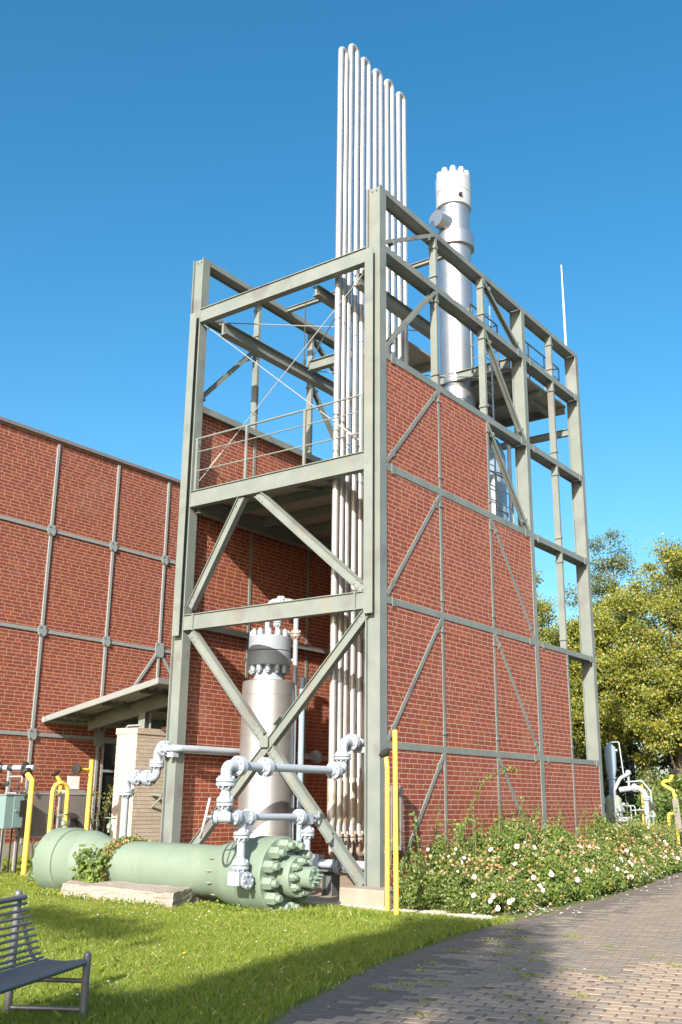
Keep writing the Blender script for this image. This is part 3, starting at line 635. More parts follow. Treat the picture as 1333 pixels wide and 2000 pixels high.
# tee block + first drop leg
MB().box((VX-0.06, VY+0.27, 1.24), (VX+0.08, VY+0.45, 1.41)).build('tee_block', BLUE, pw, smooth=False, bevel=0.01)
MB().lathe((VX+0.01, VY+0.36, 1.26), (0, 0, -1), [(0, 0.07), (0.05, 0.075), (0.12, 0.055)], 16).build('reducer', BLUE, pw)
flange_pair(pw, (VX+0.01, VY+0.50, 1.32), (0, 1, 0), 0.118, 0.042, 0.09)
LX, LY = VX+0.06, VY-0.03
MB().tube([(VX+0.01, VY+0.36, 1.26), (VX+0.01, VY+0.36, 0.62)], 0.058, 16).build('drop_pipe', BLUE, pw)
DY = VY+0.36
flange_pair(pw, (VX+0.01, DY, 1.075), (0, 0, 1), 0.118, 0.042, 0.09)
flange_pair(pw, (VX+0.01, DY, 0.665), (0, 0, 1), 0.124, 0.045, 0.095)
MB().box((VX-0.10, DY-0.14, 0.40), (VX+0.11, DY+0.08, 0.585)).build('block_valve', BLUE, pw, smooth=False, bevel=0.008)
f = MB(); f.cyl((VX+0.11, DY-0.02, 0.47), (VX+0.15, DY-0.02, 0.47), 0.05, n=14); f.cyl((VX+0.15, DY-0.02, 0.47), (VX+0.185, DY-0.02, 0.47), 0.115, n=22)
for i in range(6): a = i*math.pi/3; f.hexnut((VX+0.185, DY-0.02+0.085*math.cos(a), 0.47+0.085*math.sin(a)), (1, 0, 0), 0.016, 0.02)
f.build('blind_flange', BLUE, pw)
# lower run and second drop leg
MB().tube([(VX+0.01, VY+0.53, 1.32), (VX+0.01, VY+1.72, 1.31)], 0.050, 16).build('pipe', BLUE, pw)
flange_pair(pw, (VX+0.01, VY+1.68, 1.31), (0, 1, 0), 0.118, 0.042, 0.09)
e2 = VY+1.88
q = MB(); q.box((VX-0.06, e2-0.10, 1.20), (VX+0.08, e2+0.07, 1.36)); q.build('tee_block', BLUE, pw, smooth=False, bevel=0.01)
q = MB(); q.cyl((VX+0.01, e2+0.07, 1.30), (VX+0.01, e2+0.26, 1.30), 0.030, n=12); q.cyl((VX+0.01, e2+0.26, 1.30), (VX+0.01, e2+0.30, 1.30), 0.018, n=10); q.bar((VX+0.01, e2+0.30, 1.20), (VX+0.01, e2+0.30, 1.40), 0.03, 0.015); q.build('spindle', BLUE, pw)
flange_pair(pw, (VX+0.01, e2, 1.075), (0, 0, 1), 0.118, 0.042, 0.09)
MB().tube([(VX+0.01, e2, 1.22), (VX+0.01, e2, 0.40)], 0.055, 16).build('drop_pipe', BLUE, pw)
flange_pair(pw, (VX+0.01, e2, 0.66), (0, 0, 1), 0.118, 0.042, 0.09)
MB().box((VX-0.08, e2-0.09, 0.36), (VX+0.10, e2+0.09, 0.60)).build('block_valve', BLUE, pw, smooth=False, bevel=0.008)

# left-hand pipe stepping up onto the left column and along the inner wall
lp = thing('wall_pipe', 'pale blue pipe stepping up in flanged elbows onto the left column', 'pipework', (-5.9, 0.0, 0.2))
LXa, LYa = -5.98, 0.03
MB().tube([(LXa, LYa, 0.3), (LXa, LYa, 1.64)], 0.072, 18).build('riser', BLUE, lp)
flange_pair(lp, (LXa, LYa, 1.66), (0, 0, 1), 0.155, 0.055, 0.118)
MB().tube([(LXa, LYa, 1.70), (LXa, LYa, 1.93), (LXa+0.26, LYa-0.0, 1.93)], 0.085, 16, bend=0.18).build('elbow', BLUE, lp)
flange_pair(lp, (LXa+0.30, LYa, 1.93), (1, 0, 0), 0.155, 0.055, 0.118)
flange_pair(lp, (LXa+0.62, LYa, 1.93), (1, 0, 0), 0.155, 0.055, 0.118)
MB().tube([(LXa+0.30, LYa, 1.93), (LXa+0.62, LYa, 1.93)], 0.075, 16).build('pipe', BLUE, lp)
MB().tube([(LXa+0.64, LYa, 1.93), (LXa+0.84, LYa-0.02, 1.93), (LXa+0.84, LYa-0.02, 2.12)], 0.078, 16, bend=0.15).build('elbow', BLUE, lp)
flange_pair(lp, (LXa+0.84, LYa-0.02, 2.18), (0, 0, 1), 0.15, 0.05, 0.115)
MB().tube([(LXa+0.84, LYa-0.02, 2.22), (LXa+0.84, LYa-0.02, 2.46), (LXa+1.06, LYa-0.1, 2.46)], 0.082, 16, bend=0.17).build('elbow', BLUE, lp)
flange_pair(lp, (LXa+1.10, LYa-0.11, 2.46), (1, -0.2, 0), 0.15, 0.05, 0.115)
MB().tube([(LXa+1.12, LYa-0.11, 2.46), (-4.52, LYa-0.14, 2.46), (-4.46, 0.35, 2.46), (-4.46, 4.2, 2.46)], 0.066, 16, bend=0.10).build('pipe', BLUE, lp)
MB().torus((-4.64, LYa-0.14, 2.46), (1, 0, 0), 0.07, 0.012, 18, 6).build('pipe_clamp', BLUE, lp)
MB().box((-4.72, LYa-0.18, 2.30), (-4.56, -0.005, 2.385)).build('bracket', BLUE, lp, smooth=False)
for y in (2.6, 4.1): flange_pair(lp, (-4.46, y, 2.46), (0, 1, 0), 0.14, 0.045, 0.105)

# pipe and support behind the near column foot
gp = thing('floor_pipe', 'pale blue flanged pipe on a dark steel stand behind the corner footing', 'pipework', (-1.4, 0.7, 0))
MB().tube([(-1.62, 0.62, 0.52), (-0.2, 0.62, 0.52), (-0.2, 3.0, 0.52)], 0.075, 16, bend=0.1).build('pipe', BLUE, gp)
flange_pair(gp, (-1.22, 0.62, 0.52), (1, 0, 0), 0.17, 0.05, 0.13)
MB().box((-1.92, 0.52, 0.46), (-1.62, 0.72, 0.66)).build('block_valve', BLUE, gp, smooth=False, bevel=0.01)
MB().tube([(XP, 0.72, 0.56), (XP, 0.72, 0.86)], 0.045, 12).build('riser', BLUE, gp)
s_ = MB(); s_.box((-1.78, 0.50, 0.40), (-0.9, 0.86, 0.43)); s_.isec((-1.45, 0.66, 0.012), (-1.45, 0.66, 0.40), (1, 0, 0), 0.22, 0.22, 0.02, 0.02); s_.build('support_stand', mat('dark_steel', (0.10, 0.11, 0.11), 0.6), gp, smooth=False)
MB().tube([(-2.3, 0.9, 0.34), (-1.95, 0.62, 0.40)], 0.13, 16).build('valve_body', VALVEGREY, gp)
MB().bar((-1.7, 1.2, 0.36), (-0.3, 1.2, 0.36), 0.05, 0.03).build('drip_rail', GREYSTEEL, gp, smooth=False)

# ------------------------------------------------------------------ upright silver vessel in the open bay
BX, BY = -3.72, 1.55
t = thing('upright_vessel', 'upright silver clad vessel with bolted grey blue head in the open bay', 'pressure vessel', (BX, BY, 0))
MB().lathe((BX, BY, 0.012), (0, 0, 1), [(0, 0.53), (0.02, 0.53), (0.03, 0.525), (3.72, 0.525), (3.78, 0.51), (3.80, 0.45)], 56).build('shell', STAINLESS, t)
for z in (0.95, 2.0, 2.75, 3.53): MB().cyl((BX, BY, z-0.008), (BX, BY, z+0.008), 0.529, n=56).build('seam_ring', STAINLESS, t)
MB().lathe((BX, BY, 3.80), (0, 0, 1), [(0, 0.34), (0.05, 0.31), (0.32, 0.26)], 40).build('neck', HEADBLUE, t)
MB().lathe((BX, BY, 4.11), (0, 0, 1), [(0, 0.41), (0.02, 0.425), (0.27, 0.425), (0.28, 0.415)], 48).build('lower_flange', HEADBLUE, t)
MB().cyl((BX, BY, 4.385), (BX, BY, 4.405), 0.38, n=40).build('gasket', GASKET, t)
MB().lathe((BX, BY, 4.40), (0, 0, 1), [(0, 0.415), (0.01, 0.425), (0.27, 0.425), (0.30, 0.39), (0.31, 0.1)], 48).build('head', HEADBLUE, t)
for i in range(12):
    a = i*math.pi/6+0.12; c = (BX+0.355*math.cos(a), BY+0.355*math.sin(a))
    o = MB(); o.hexnut((*c, 4.69), (0, 0, 1), 0.062, 0.12); o.cyl((*c, 4.80), (*c, 4.84), 0.035, n=10); o.build('nut', HEADBLUE, t)
    o = MB(); o.hexnut((*c, 4.11), (0, 0, -1), 0.062, 0.13); o.cyl((*c, 3.99), (*c, 3.955), 0.035, n=10); o.build('nut', HEADBLUE, t)
for sx in (-1, 1):
    o = MB(); d = Vector((0.80*sx, 0.59*sx, 0)); o.cyl(Vector((BX, BY, 4.24))+d*0.41, Vector((BX, BY, 4.24))+d*0.50, 0.03, n=10); o.hexnut(Vector((BX, BY, 4.24))+d*0.48, d, 0.05, 0.04); o.build('plug', HEADBLUE, t)
RV = Vector((0.80, 0.59, 0))
c0 = Vector((BX, BY, 4.70))-RV*0.06; c1 = Vector((BX, BY, 4.70))+RV*0.52
MB().tube([c0, c0+Vector((0, 0, 0.74)), c1+Vector((0, 0, 0.74)), c1+Vector((0, 0, 0.10))], 0.055, 16, bend=0.16).build('overflow_pipe', HEADBLUE, t)
flange_pair(t, c0+Vector((0, 0, 0.74))+RV*0.26, RV, 0.11, 0.04, 0.085)
flange_pair(t, c1+Vector((0, 0, 0.06)), (0, 0, 1), 0.11, 0.045, 0.085, mat_=VALVEGREY)
MB().tube([c1+Vector((0, 0, 0.02)), (c1.x, c1.y, 0.3)], 0.052, 14).build('down_pipe', HEADBLUE, t)
c2 = Vector((BX, BY, 4.70))+RV*0.14-Vector((0.1, -0.1, 0))*0.2
o = MB(); o.lathe(c2, (0, 0, 1), [(0, 0.055), (0.12, 0.055), (0.18, 0.04), (0.24, 0.06)], 14); o.build('nozzle', HEADBLUE, t)
flange_pair(t, c2+Vector((0, 0, 0.29)), (0, 0, 1), 0.085, 0.04, 0.065, 6)
MB().tube([(BX+0.50, BY+0.45, 0.2), (BX+0.50, BY+0.45, 3.9)], 0.06, 12).build('down_pipe', BLUEDARK, t)

# ------------------------------------------------------------------ green horizontal vessel
GY, GZ = -1.78, 0.50
t = thing('green_vessel', 'large pale green horizontal pressure vessel with giant bolted end flange', 'pressure vessel', (-2.5, GY, 0))
prof = [(-5.62, 0.30), (-5.60, 0.50), (-5.57, 0.545), (-5.14, 0.55), (-5.12, 0.545), (-5.115, 0.512), (-4.78, 0.508), (-4.77, 0.518), (-4.72, 0.518)]
for i in range(8):
    z = -4.70+i*0.045; rr_ = 0.515-0.013*i; prof += [(z, rr_), (z+0.006, rr_-0.008), (z+0.012, rr_-0.002)]
prof += [(-4.22, 0.405), (-4.0, 0.385), (-3.8, 0.38)]
k = 36
for i in range(k+1):
    u = -3.8+i*(1.95/k); prof += [(u, 0.38), (u+0.004, 0.377)]
prof += [(-1.80, 0.38), (-1.62, 0.40), (-1.42, 0.465), (-1.25, 0.50), (-1.02, 0.515), (-1.00, 0.515), (-0.99, 0.49), (-0.95, 0.49)]
MB().lathe((0, GY, GZ), (1, 0, 0), prof, 72).build('body', GREEN, t, angle=40)
MB().lathe((0, GY, GZ), (1, 0, 0), [(-0.955, 0.50), (-0.94, 0.545), (-0.50, 0.548), (-0.485, 0.535)], 72).build('end_flange', GREEN, t)
MB().lathe((0, GY, GZ), (1, 0, 0), [(-0.49, 0.34), (-0.40, 0.335), (-0.395, 0.28), (-0.36, 0.28)], 56).build('cover_step', GREEN, t)
MB().lathe((0, GY, GZ), (1, 0, 0), [(-0.38, 0.28), (-0.365, 0.29), (-0.19, 0.29), (-0.175, 0.28)], 56).build('inner_flange', GREEN, t)
MB().lathe((0, GY, GZ), (1, 0, 0), [(-0.18, 0.15), (0.02, 0.145), (0.025, 0.155), (0.085, 0.155), (0.095, 0.145)], 40).build('end_cap', GREEN, t)
for i in range(12):
    a = i*math.pi/6+0.17; c = (GY+0.435*math.cos(a), GZ+0.435*math.sin(a))
    o = MB(); o.cyl((-0.487, *c), (-0.475, *c), 0.098, n=20); o.hexnut((-0.475, *c), (1, 0, 0), 0.090, 0.155); o = o.build('nut', GREEN, t)
    s_ = MB(); s_.lathe((-0.32, *c), (1, 0, 0), [(0, 0.055), (0.06, 0.055), (0.075, 0.045)], 14); s_.build('stud', GREEN, o)
for i in range(9):
    a = i*2*math.pi/9+0.3; c = (GY+0.215*math.cos(a), GZ+0.215*math.sin(a))
    o = MB(); o.hexnut((-0.177, *c), (1, 0, 0), 0.055, 0.09); o.cyl((-0.09, *c), (-0.05, *c), 0.032, n=12); o.build('nut', GREEN, t)
for i in range(6):
    a = i*math.pi/3; c = (GY+0.115*math.cos(a), GZ+0.115*math.sin(a))
    MB().hexnut((0.094, *c), (1, 0, 0), 0.022, 0.03).build('nut', GREEN, t)
for dy, dz, L in ((0.0, 0.0, 0.10), (-0.05, -0.05, 0.09), (0.05, 0.04, 0.08)):
    o = MB(); o.hexnut((0.094, GY+dy, GZ+dz), (1, 0, 0), 0.03, 0.03); o.cyl((0.12, GY+dy, GZ+dz), (0.12+L, GY+dy, GZ+dz), 0.011, n=8); o.build('fitting', GREEN, t)
MB().torus((-0.46, GY-0.12, GZ+0.40), (0, 1, 0.3), 0.045, 0.012, 16, 6).build('shackle', mat('dark_steel', (0.10, 0.11, 0.11), 0.6), t)
for i in range(4):
    z = GZ-0.30+i*0.17; o = MB(); o.tube([(-1.62, GY-math.sqrt(max(0.42**2-(z-GZ)**2, 0.01))-0.01, z), (-1.52, GY-math.sqrt(max(0.445**2-(z-GZ)**2, 0.01))-0.012, z)], 0.010, 6); o.build('staple', VALVEGREY, t)
# left head bolts and small valves with handwheels
for i in range(14):
    a = i*2*math.pi/14; c = (GY+0.40*math.cos(a), GZ+0.40*math.sin(a))
    o = MB(); o.hexnut((-5.60, *c), (-1, 0, 0), 0.075, 0.12); o.build('nut', GREEN, t)
def small_valve(p, d, wheel_r=0.085):
    p = Vector(p); d = Vector(d).normalized(); o = MB(); o.cyl(p, p+d*0.16, 0.022, n=10); o.lathe(p+d*0.05, d, [(0, 0.02), (0.02, 0.045), (0.08, 0.045), (0.10, 0.025)], 12); o.cyl(p+d*0.16, p+d*0.24, 0.012, n=8)
    o = o.build('valve', GREEN, t); w = MB(); w.torus(p+d*0.24, d, wheel_r, 0.010, 18, 6); x, y = perp(d)
    for i in range(3): a = i*2*math.pi/3; w.cyl(p+d*0.24, p+d*0.24+(x*math.cos(a)+y*math.sin(a))*wheel_r, 0.008, n=6)
    w.build('handwheel', GREEN, o)
small_valve((-5.42, GY-0.05, GZ+0.52), (-0.35, 0.0, 0.9)); small_valve((-5.66, GY-0.20, GZ+0.16), (-0.95, 0, 0.25)); small_valve((-5.66, GY-0.28, GZ-0.28), (-0.95, -0.1, 0.1)); small_valve((-4.62, GY+0.25, GZ+0.48), (0.0, 0.1, 1))
# plinth
o = MB(); zt = 0.25
o.add([(-4.32,-2.74,-0.1),(-1.77,-2.72,-0.1),(-2.30,-1.10,-0.1),(-5.0,-1.10,-0.1),(-4.28,-2.70,zt),(-1.81,-2.68,zt-0.01),(-2.46,-1.15,zt+0.06),(-4.95,-1.15,zt+0.06)],
      [(0,3,2,1),(4,5,6,7),(0,1,5,4),(1,2,6,5),(2,3,7,6),(3,0,4,7)])
o = o.build('concrete_plinth', ROUGHCONC, smooth=False)
bm = bmesh.new(); bm.from_mesh(o.data); bmesh.ops.subdivide_edges(bm, edges=bm.edges[:], cuts=14, use_grid_fill=True)
for v in bm.verts:
    v.co += Vector((nr.normal()*0.006, nr.normal()*0.006, nr.normal()*0.005))
bm.to_mesh(o.data); bm.free()
tag(o, 'weathered low concrete plinth carrying the green vessel, grass at its edge', 'plinth')

# ------------------------------------------------------------------ hall on the left
HX = -10.0
hall = thing('brick_hall', 'long red brick hall with thin grey steel grid on the left', 'building', (HX, 4, 0.2))
HV = [-7.1, -5.14, -3.18, -1.22, 0.717, 2.65, 4.448, 6.4, 8.3, 10.2]; HL = [2.91, 5.267, 7.692]; HT = 9.93
pan = []
zz = [0.56]+HL+[HT]
for a, b in zip([-9.0]+HV[:-1], HV):
    for k in range(4):
        if a == 2.65 and k == 0: pan.append((2.66, 2.80, zz[0], zz[1])); pan.append((4.28, b, zz[0], zz[1])); continue
        pan.append((a, b, zz[k], zz[k+1]))
pan = [p for p in pan if p[1] > -9.3]
brick_wall(hall, HX-0.012, 1, pan, 290, lambda y, z: -1.0 < y < 5 and z > 1.2 and not (y > 2.7 and z < 4.6), BRICK, seed=3)
b = MB(); b.box((HX-0.4, -9.0, 0.3), (HX-0.0129, 2.80, HT+0.02)); b.box((HX-0.4, 4.28, 0.3), (HX-0.0129, 10.3, HT+0.02)); b.box((HX-0.4, 2.80, 2.85), (HX-0.0129, 4.28, HT+0.02)); b.build('mortar_joints', MORTAR, hall, smooth=False)
b = MB(); b.box((HX-14, -9.0, 0.3), (HX-0.4, 10.3, HT+0.02)); b.build('inner_core', mat('plain_render', (0.35, 0.33, 0.3), 0.9), hall, smooth=False)
b = MB(); b.box((HX-0.4, -9.0, -0.2), (HX+0.006, 10.3, 0.555)); b.build('plinth', CONC, hall, smooth=False)
b = MB(); b.box((HX-14, -9.05, HT+0.02), (HX+0.07, 10.35, HT+0.105)); b.build('coping', COPING, hall, smooth=False)
for y in HV: MB().box((HX-0.02, y-0.035, 0.555), (HX+0.022, y+0.035, HT-0.05)).build('grid_post', GREYSTEEL, hall, smooth=False)
for z in HL: MB().box((HX-0.02, -9.0, z-0.04), (HX+0.016, 10.3, z+0.04)).build('grid_rail', GREYSTEEL, hall, smooth=False)
def plate(y, z, w, h):
    c = 0.035; P2 = [(-w+c,-h),(w-c,-h),(w,-h+c),(w,h-c),(w-c,h),(-w+c,h),(-w,h-c),(-w,-h+c)]
    o = MB(); o.prism((HX+0.022, y, z), (HX+0.038, y, z), P2, (0, 1, 0), (0, 0, 1)); o = o.build('node_plate', GREYSTEEL, hall, smooth=False)
    for sy in (-1, 1):
        for sz in (-1, 1): MB().hexnut((HX+0.038, y+sy*(w-0.045), z+sz*(h-0.045)), (1, 0, 0), 0.018, 0.02).build('bolt', STEEL, o, smooth=False)
for i, y in enumerate(HV):
    for j, z in enumerate(HL):
        big = (i == 6 and j == 1) or (i == 5 and j == 0)
        plate(y, z, 0.15 if big else 0.115, 0.19 if big else 0.125)
for (a, b) in (((4.448, 5.267), (2.65, 2.91)), ((4.448, 5.267), (6.4, 2.91))):
    MB().bar((HX+0.012, *a), (HX+0.012, *b), 0.03, 0.075, (1, 0, 0)).build('brace', GREYSTEEL, hall, smooth=False)
# tall window beside the pier
w = MB()
for (y0, y1, z0, z1) in ((2.80, 2.86, 0.56, 2.87), (4.22, 4.28, 0.56, 2.87), (2.86, 4.22, 2.81, 2.87), (2.86, 4.22, 2.13, 2.19), (2.86, 4.22, 0.56, 0.62), (3.52, 3.57, 0.62, 2.13), (3.52, 3.57, 2.19, 2.81)): w.box((HX-0.09, y0, z0), (HX+0.0, y1, z1))
w = w.build('window', GREYSTEEL, hall, smooth=False)
for (y0, y1, z0, z1) in ((2.862, 3.518, 0.622, 2.128), (3.572, 4.218, 0.622, 2.128), (2.862, 3.518, 2.192, 2.808), (3.572, 4.218, 2.192, 2.808)): MB().box((HX-0.06, y0, z0), (HX-0.05, y1, z1)).build('pane', GLASS, w, smooth=False)
MB().box((HX-0.02, 0.60, 1.28), (HX+0.02, 0.64, 1.30)).build('fixing', GREYSTEEL, hall, smooth=False)

# ------------------------------------------------------------------ canopy and cream pier
PXa, PXb, PYa, PYb = -8.14, -7.49, 1.6, 2.75
pier = thing('brick_pier', 'cream glazed brick pier standing under the sloping canopy', 'brick pier', ((PXa+PXb)/2, (PYa+PYb)/2, 0))
MB().box((PXa+0.012, PYa+0.012, 0), (PXb-0.012, PYb, 2.90)).build('mortar_joints', CREAMMORTAR, pier, smooth=False)
hb = 0.083
for k in range(int(2.86/hb)+1):
    z0, z1 = k*hb+0.005, min((k+1)*hb-0.005, 2.895)
    if z1-z0 < 0.02: continue
    for side_ in (0, 1):
        a, b_ = (PXa, PXb) if side_ == 0 else (PYa+0.115, PYb)
        off = 0.13 if k % 2 else 0.0; q = a-off
        while q < b_:
            p0, p1 = max(q+0.004, a), min(q+0.245-0.004, b_)
            if p1-p0 > 0.03:
                o = MB()
                if side_ == 0: o.box((p0, PYa, z0), (p1, PYa+0.11, z1))
                else: o.box((PXb-0.11, p0, z0), (PXb, p1, z1))
                o.build('brick', CREAM[rnd.randrange(2)], pier, smooth=False)
            q += 0.245
MB().box((PXa-0.02, PYa-0.02, 2.90), (PXb+0.02, PYb+0.02, 3.03)).build('capping', mat('cap_stone', (0.50, 0.43, 0.35), 0.8, col2=(0.44, 0.38, 0.31), scale=4, amount=0.6), pier, smooth=False)
cn = thing('canopy', 'flat sloping steel canopy with pale fascia between hall and tower', 'canopy', (-8.1, 2.8, 3.0))
def cz(x): return 3.985+(x+6.33)*0.182
sl_ = Vector((1, 0, 0.182)).normalized()
fa = MB(); fa.prism((-9.92, 1.0, cz(-9.92)), (-6.30, 1.0, cz(-6.30)), [(-0.012, -0.12), (0.012, -0.12), (0.012, 0.0), (-0.012, 0.0)], (0, 1, 0), (0, 0, 1)); fa.build('fascia', FASCIA, cn, smooth=False)
fa = MB(); fa.prism((-6.292, 0.99, cz(-6.3)), (-6.292, 4.6, cz(-6.3)), [(-0.008, -0.12), (0.008, -0.12), (0.008, 0.0), (-0.008, 0.0)], (1, 0, 0), (0, 0, 1)); fa.build('fascia', FASCIA, cn, smooth=False)
fa = MB(); fa.bar((-9.92, 0.975, cz(-9.92)-0.135), (-6.30, 0.975, cz(-6.30)-0.135), 0.06, 0.022, (0, 1, 0)); fa.build('edge_angle', STEEL, cn, smooth=False)
cs = MB(); n = 60; V = []; 
for i in range(n+1):
    y = 1.02+i*(3.55/n); h = 0.018 if (i // 2) % 2 else -0.018
    V += [(-9.92, y, cz(-9.92)-0.05+h), (-6.31, y, cz(-6.31)-0.05+h)]
cs.add(V, [(2*i, 2*i+1, 2*i+3, 2*i+2) for i in range(n)]); cs.build('roof_sheet', CORR, cn, smooth=False)
MB().isec((-9.5, 1.9, cz(-9.5)-0.24), (-6.35, 1.9, cz(-6.35)-0.24), (0, 0, 1), 0.28, 0.14, 0.016, 0.03).build('beam', STEEL, cn, smooth=False)
for x in (-9.3, -8.1, -6.9): MB().isec((x, 1.05, cz(x)-0.13), (x, 4.5, cz(x)-0.13), (0, 0, 1), 0.10, 0.08, 0.01, 0.02).build('purlin', STEEL, cn, smooth=False)
MB().isec((-7.60, 1.9, 3.03), (-7.60, 1.9, cz(-7.6)-0.37), (0, 1, 0), 0.2, 0.2, 0.016, 0.03).build('post', STEEL, cn, smooth=False)
g = MB(); g.tube([(-9.94, 0.95, cz(-9.94)-0.08), (-9.94, 4.6, cz(-9.94)-0.08)], 0.065, 14); g.build('gutter', GREYSTEEL, cn)
MB().tube([(PXb-0.5, 1.72, 3.05), (PXb-0.45, 1.72, 3.09), (PXb-0.1, 1.8, 3.10)], 0.02, 8, bend=0.03).build('conduit', GREYSTEEL, cn)
# bracket lamp-like stub on the pier
o = MB(); o.bar((PXb+0.0, 2.15, 1.62), (PXb+0.35, 2.15, 1.62), 0.09, 0.04); o.bar((PXb, 2.15, 1.35), (PXb+0.33, 2.15, 1.60), 0.02, 0.04); o = o.build('wall_bracket', STEEL, smooth=False); tag(o, 'small steel bracket fixed to the cream pier side', 'bracket')

# ------------------------------------------------------------------ yellow discovery posts
def disc(parent, p, ax, r, name='ear_disc'):
    o = MB(); o.lathe(p, ax, [(-0.03, r*0.45), (0.0, r*0.9), (0.02, r), (0.045, r), (0.05, r*0.85)], 24); o.build(name, BLACK, parent)
t = thing('yellow_post', 'straight yellow steel post with domed top in front of the corner', 'post', (1.39, -1.66, 0), 'yellow tubular posts')
MB().tube([(1.392, -1.66, -0.1), (1.381, -1.66, 2.53)], 0.036, 18).build('tube', YEL, t)
MB().cyl((1.40, -1.70, 0.06), (1.41, -1.71, 0.06), 0.012, n=8).build('screw', VALVEGREY, t)
t = thing('yellow_post', 'yellow post with kinked neck and black horn disc by the corner column', 'post', (0.578, -0.66, 0), 'yellow tubular posts')
MB().tube([(0.578, -0.66, -0.1), (0.584, -0.66, 2.05), (0.535, -0.63, 2.24)], 0.037, 16, bend=0.10).build('tube', YEL, t)
disc(t, Vector((0.53, -0.63, 2.255)), Vector((-0.25, -0.5, 0.65)), 0.095)
t = thing('yellow_post', 'bent yellow post with black collar beside the teal cabinet', 'post', (-8.0, -0.50, 0), 'yellow tubular posts')
MB().tube([(-8.05, -0.62, -0.1), (-8.05, -0.62, 1.86), (-8.22, -0.62, 1.99)], 0.055, 16, bend=0.03).build('tube', YEL, t)
disc(t, Vector((-8.24, -0.62, 2.01)), Vector((-0.7, 0, 0.6)), 0.11)
t = thing('yellow_hoop', 'yellow hoop of bent tube in front of the dark panels', 'hoop', (-7.5, -0.35, 0), 'yellow tubular posts')
MB().tube([(-7.5, -0.52, -0.1), (-7.5, -0.52, 1.82), (-7.5, -0.15, 1.82), (-7.5, -0.15, -0.1)], 0.045, 16, bend=0.18, seg=10).build('tube', YEL, t)
t = thing('yellow_post', 'tall yellow post with side arm ending in a black disc', 'post', (-7.5, 0.40, 0), 'yellow tubular posts')
MB().tube([(-7.5, 0.405, -0.1), (-7.5, 0.405, 2.30)], 0.048, 16).build('tube', YEL, t)
MB().tube([(-7.5, 0.405, 2.10), (-7.5, 0.08, 2.10)], 0.032, 12).build('side_arm', YEL, t)
disc(t, Vector((-7.5, 0.05, 2.10)), Vector((0.1, -1, 0)), 0.11)
t = thing('yellow_post', 'short yellow stem with black cup peeping over the dark panels', 'post', (-9.0, 0.75, 0.2), 'yellow tubular posts')
MB().tube([(-9.1, 0.93, 0.1), (-9.1, 0.93, 1.85), (-9.16, 0.85, 2.0)], 0.04, 12, bend=0.04).build('tube', YEL, t)
disc(t, Vector((-9.17, 0.83, 2.03)), Vector((-0.2, -0.3, 0.8)), 0.10)
# far right pair
YB = 14.6
t = thing('yellow_post', 'zigzag yellow post with a grey disc and panel beyond the roses', 'post', (-0.1, YB, 0), 'yellow tubular posts')
MB().tube([(-0.10, YB, -0.1), (-0.10, YB, 1.64), (-0.135, YB, 1.885), (-0.52, YB, 2.10), (-0.20, YB, 2.15), (-0.087, YB, 2.37)], 0.045, 14, bend=0.07).build('tube', YEL, t)
disc(t, Vector((-0.08, YB, 2.37)), Vector((0.15, -0.2, 0.9)), 0.15)
MB().bar((-0.03, YB-0.06, 0.80), (-0.08, YB-0.06, 1.66), 0.16, 0.03, (1, 0.3, 0)).build('panel', BOARD, t, smooth=False)
MB().tube([(-0.315, YB, -0.1), (-0.315, YB, 1.27), (-0.10, YB, 1.27)], 0.045, 14, bend=0.05).build('side_frame', YEL, t)
t = thing('yellow_post', 'slim yellow stake showing between the distant white pipes', 'post', (-1.2, 15.2, 0), 'yellow tubular posts')
MB().tube([(-1.28, 15.2, 0), (-1.22, 15.2, 2.05)], 0.028, 10).build('tube', YEL, t)
# narrow grey frame on the wall behind the yellow posts
t = thing('wall_frame', 'narrow dark grey frame bracketed to the right brick wall', 'frame', (0.1, 0.34, 1.2))
for y in (0.20, 0.46): MB().box((0.09, y-0.03, 0.80), (0.12, y+0.03, 1.80)).build('upright', BOARD, t, smooth=False)
for z in (0.84, 1.74): MB().box((0.0, 0.16, z-0.03), (0.09, 0.50, z+0.03)).build('bracket', GREYSTEEL, t, smooth=False)

# ------------------------------------------------------------------ cabinet, panels, knob pipe
t = thing('cabinet', 'teal control cabinet on thin black legs beside the dark panel', 'cabinet', (-8.6, -0.65, 0.1))
MB().box((-8.85, -0.84, 0.93), (-8.55, -0.40, 1.58)).build('case', CABINET, t, smooth=False, bevel=0.01)
MB().box((-8.555, -0.64, 0.95), (-8.535, -0.41, 1.56)).build('door', CABINET, t, smooth=False)
MB().box((-8.535, -0.50, 1.16), (-8.525, -0.42, 1.48)).build('window', BLACK, t, smooth=False)
MB().cyl((-8.54, -0.60, 1.27), (-8.50, -0.60, 1.27), 0.018, n=10).build('knob', CABINET, t)
MB().box((-8.88, -0.86, 1.58), (-8.53, -0.38, 1.60)).build('lid', CABINET, t, smooth=False)
for x in (-8.82, -8.58):
    for y in (-0.81, -0.43): MB().bar((x, y, 0.02), (x, y, 0.93), 0.025, 0.025).build('leg', BLACK, t, smooth=False)
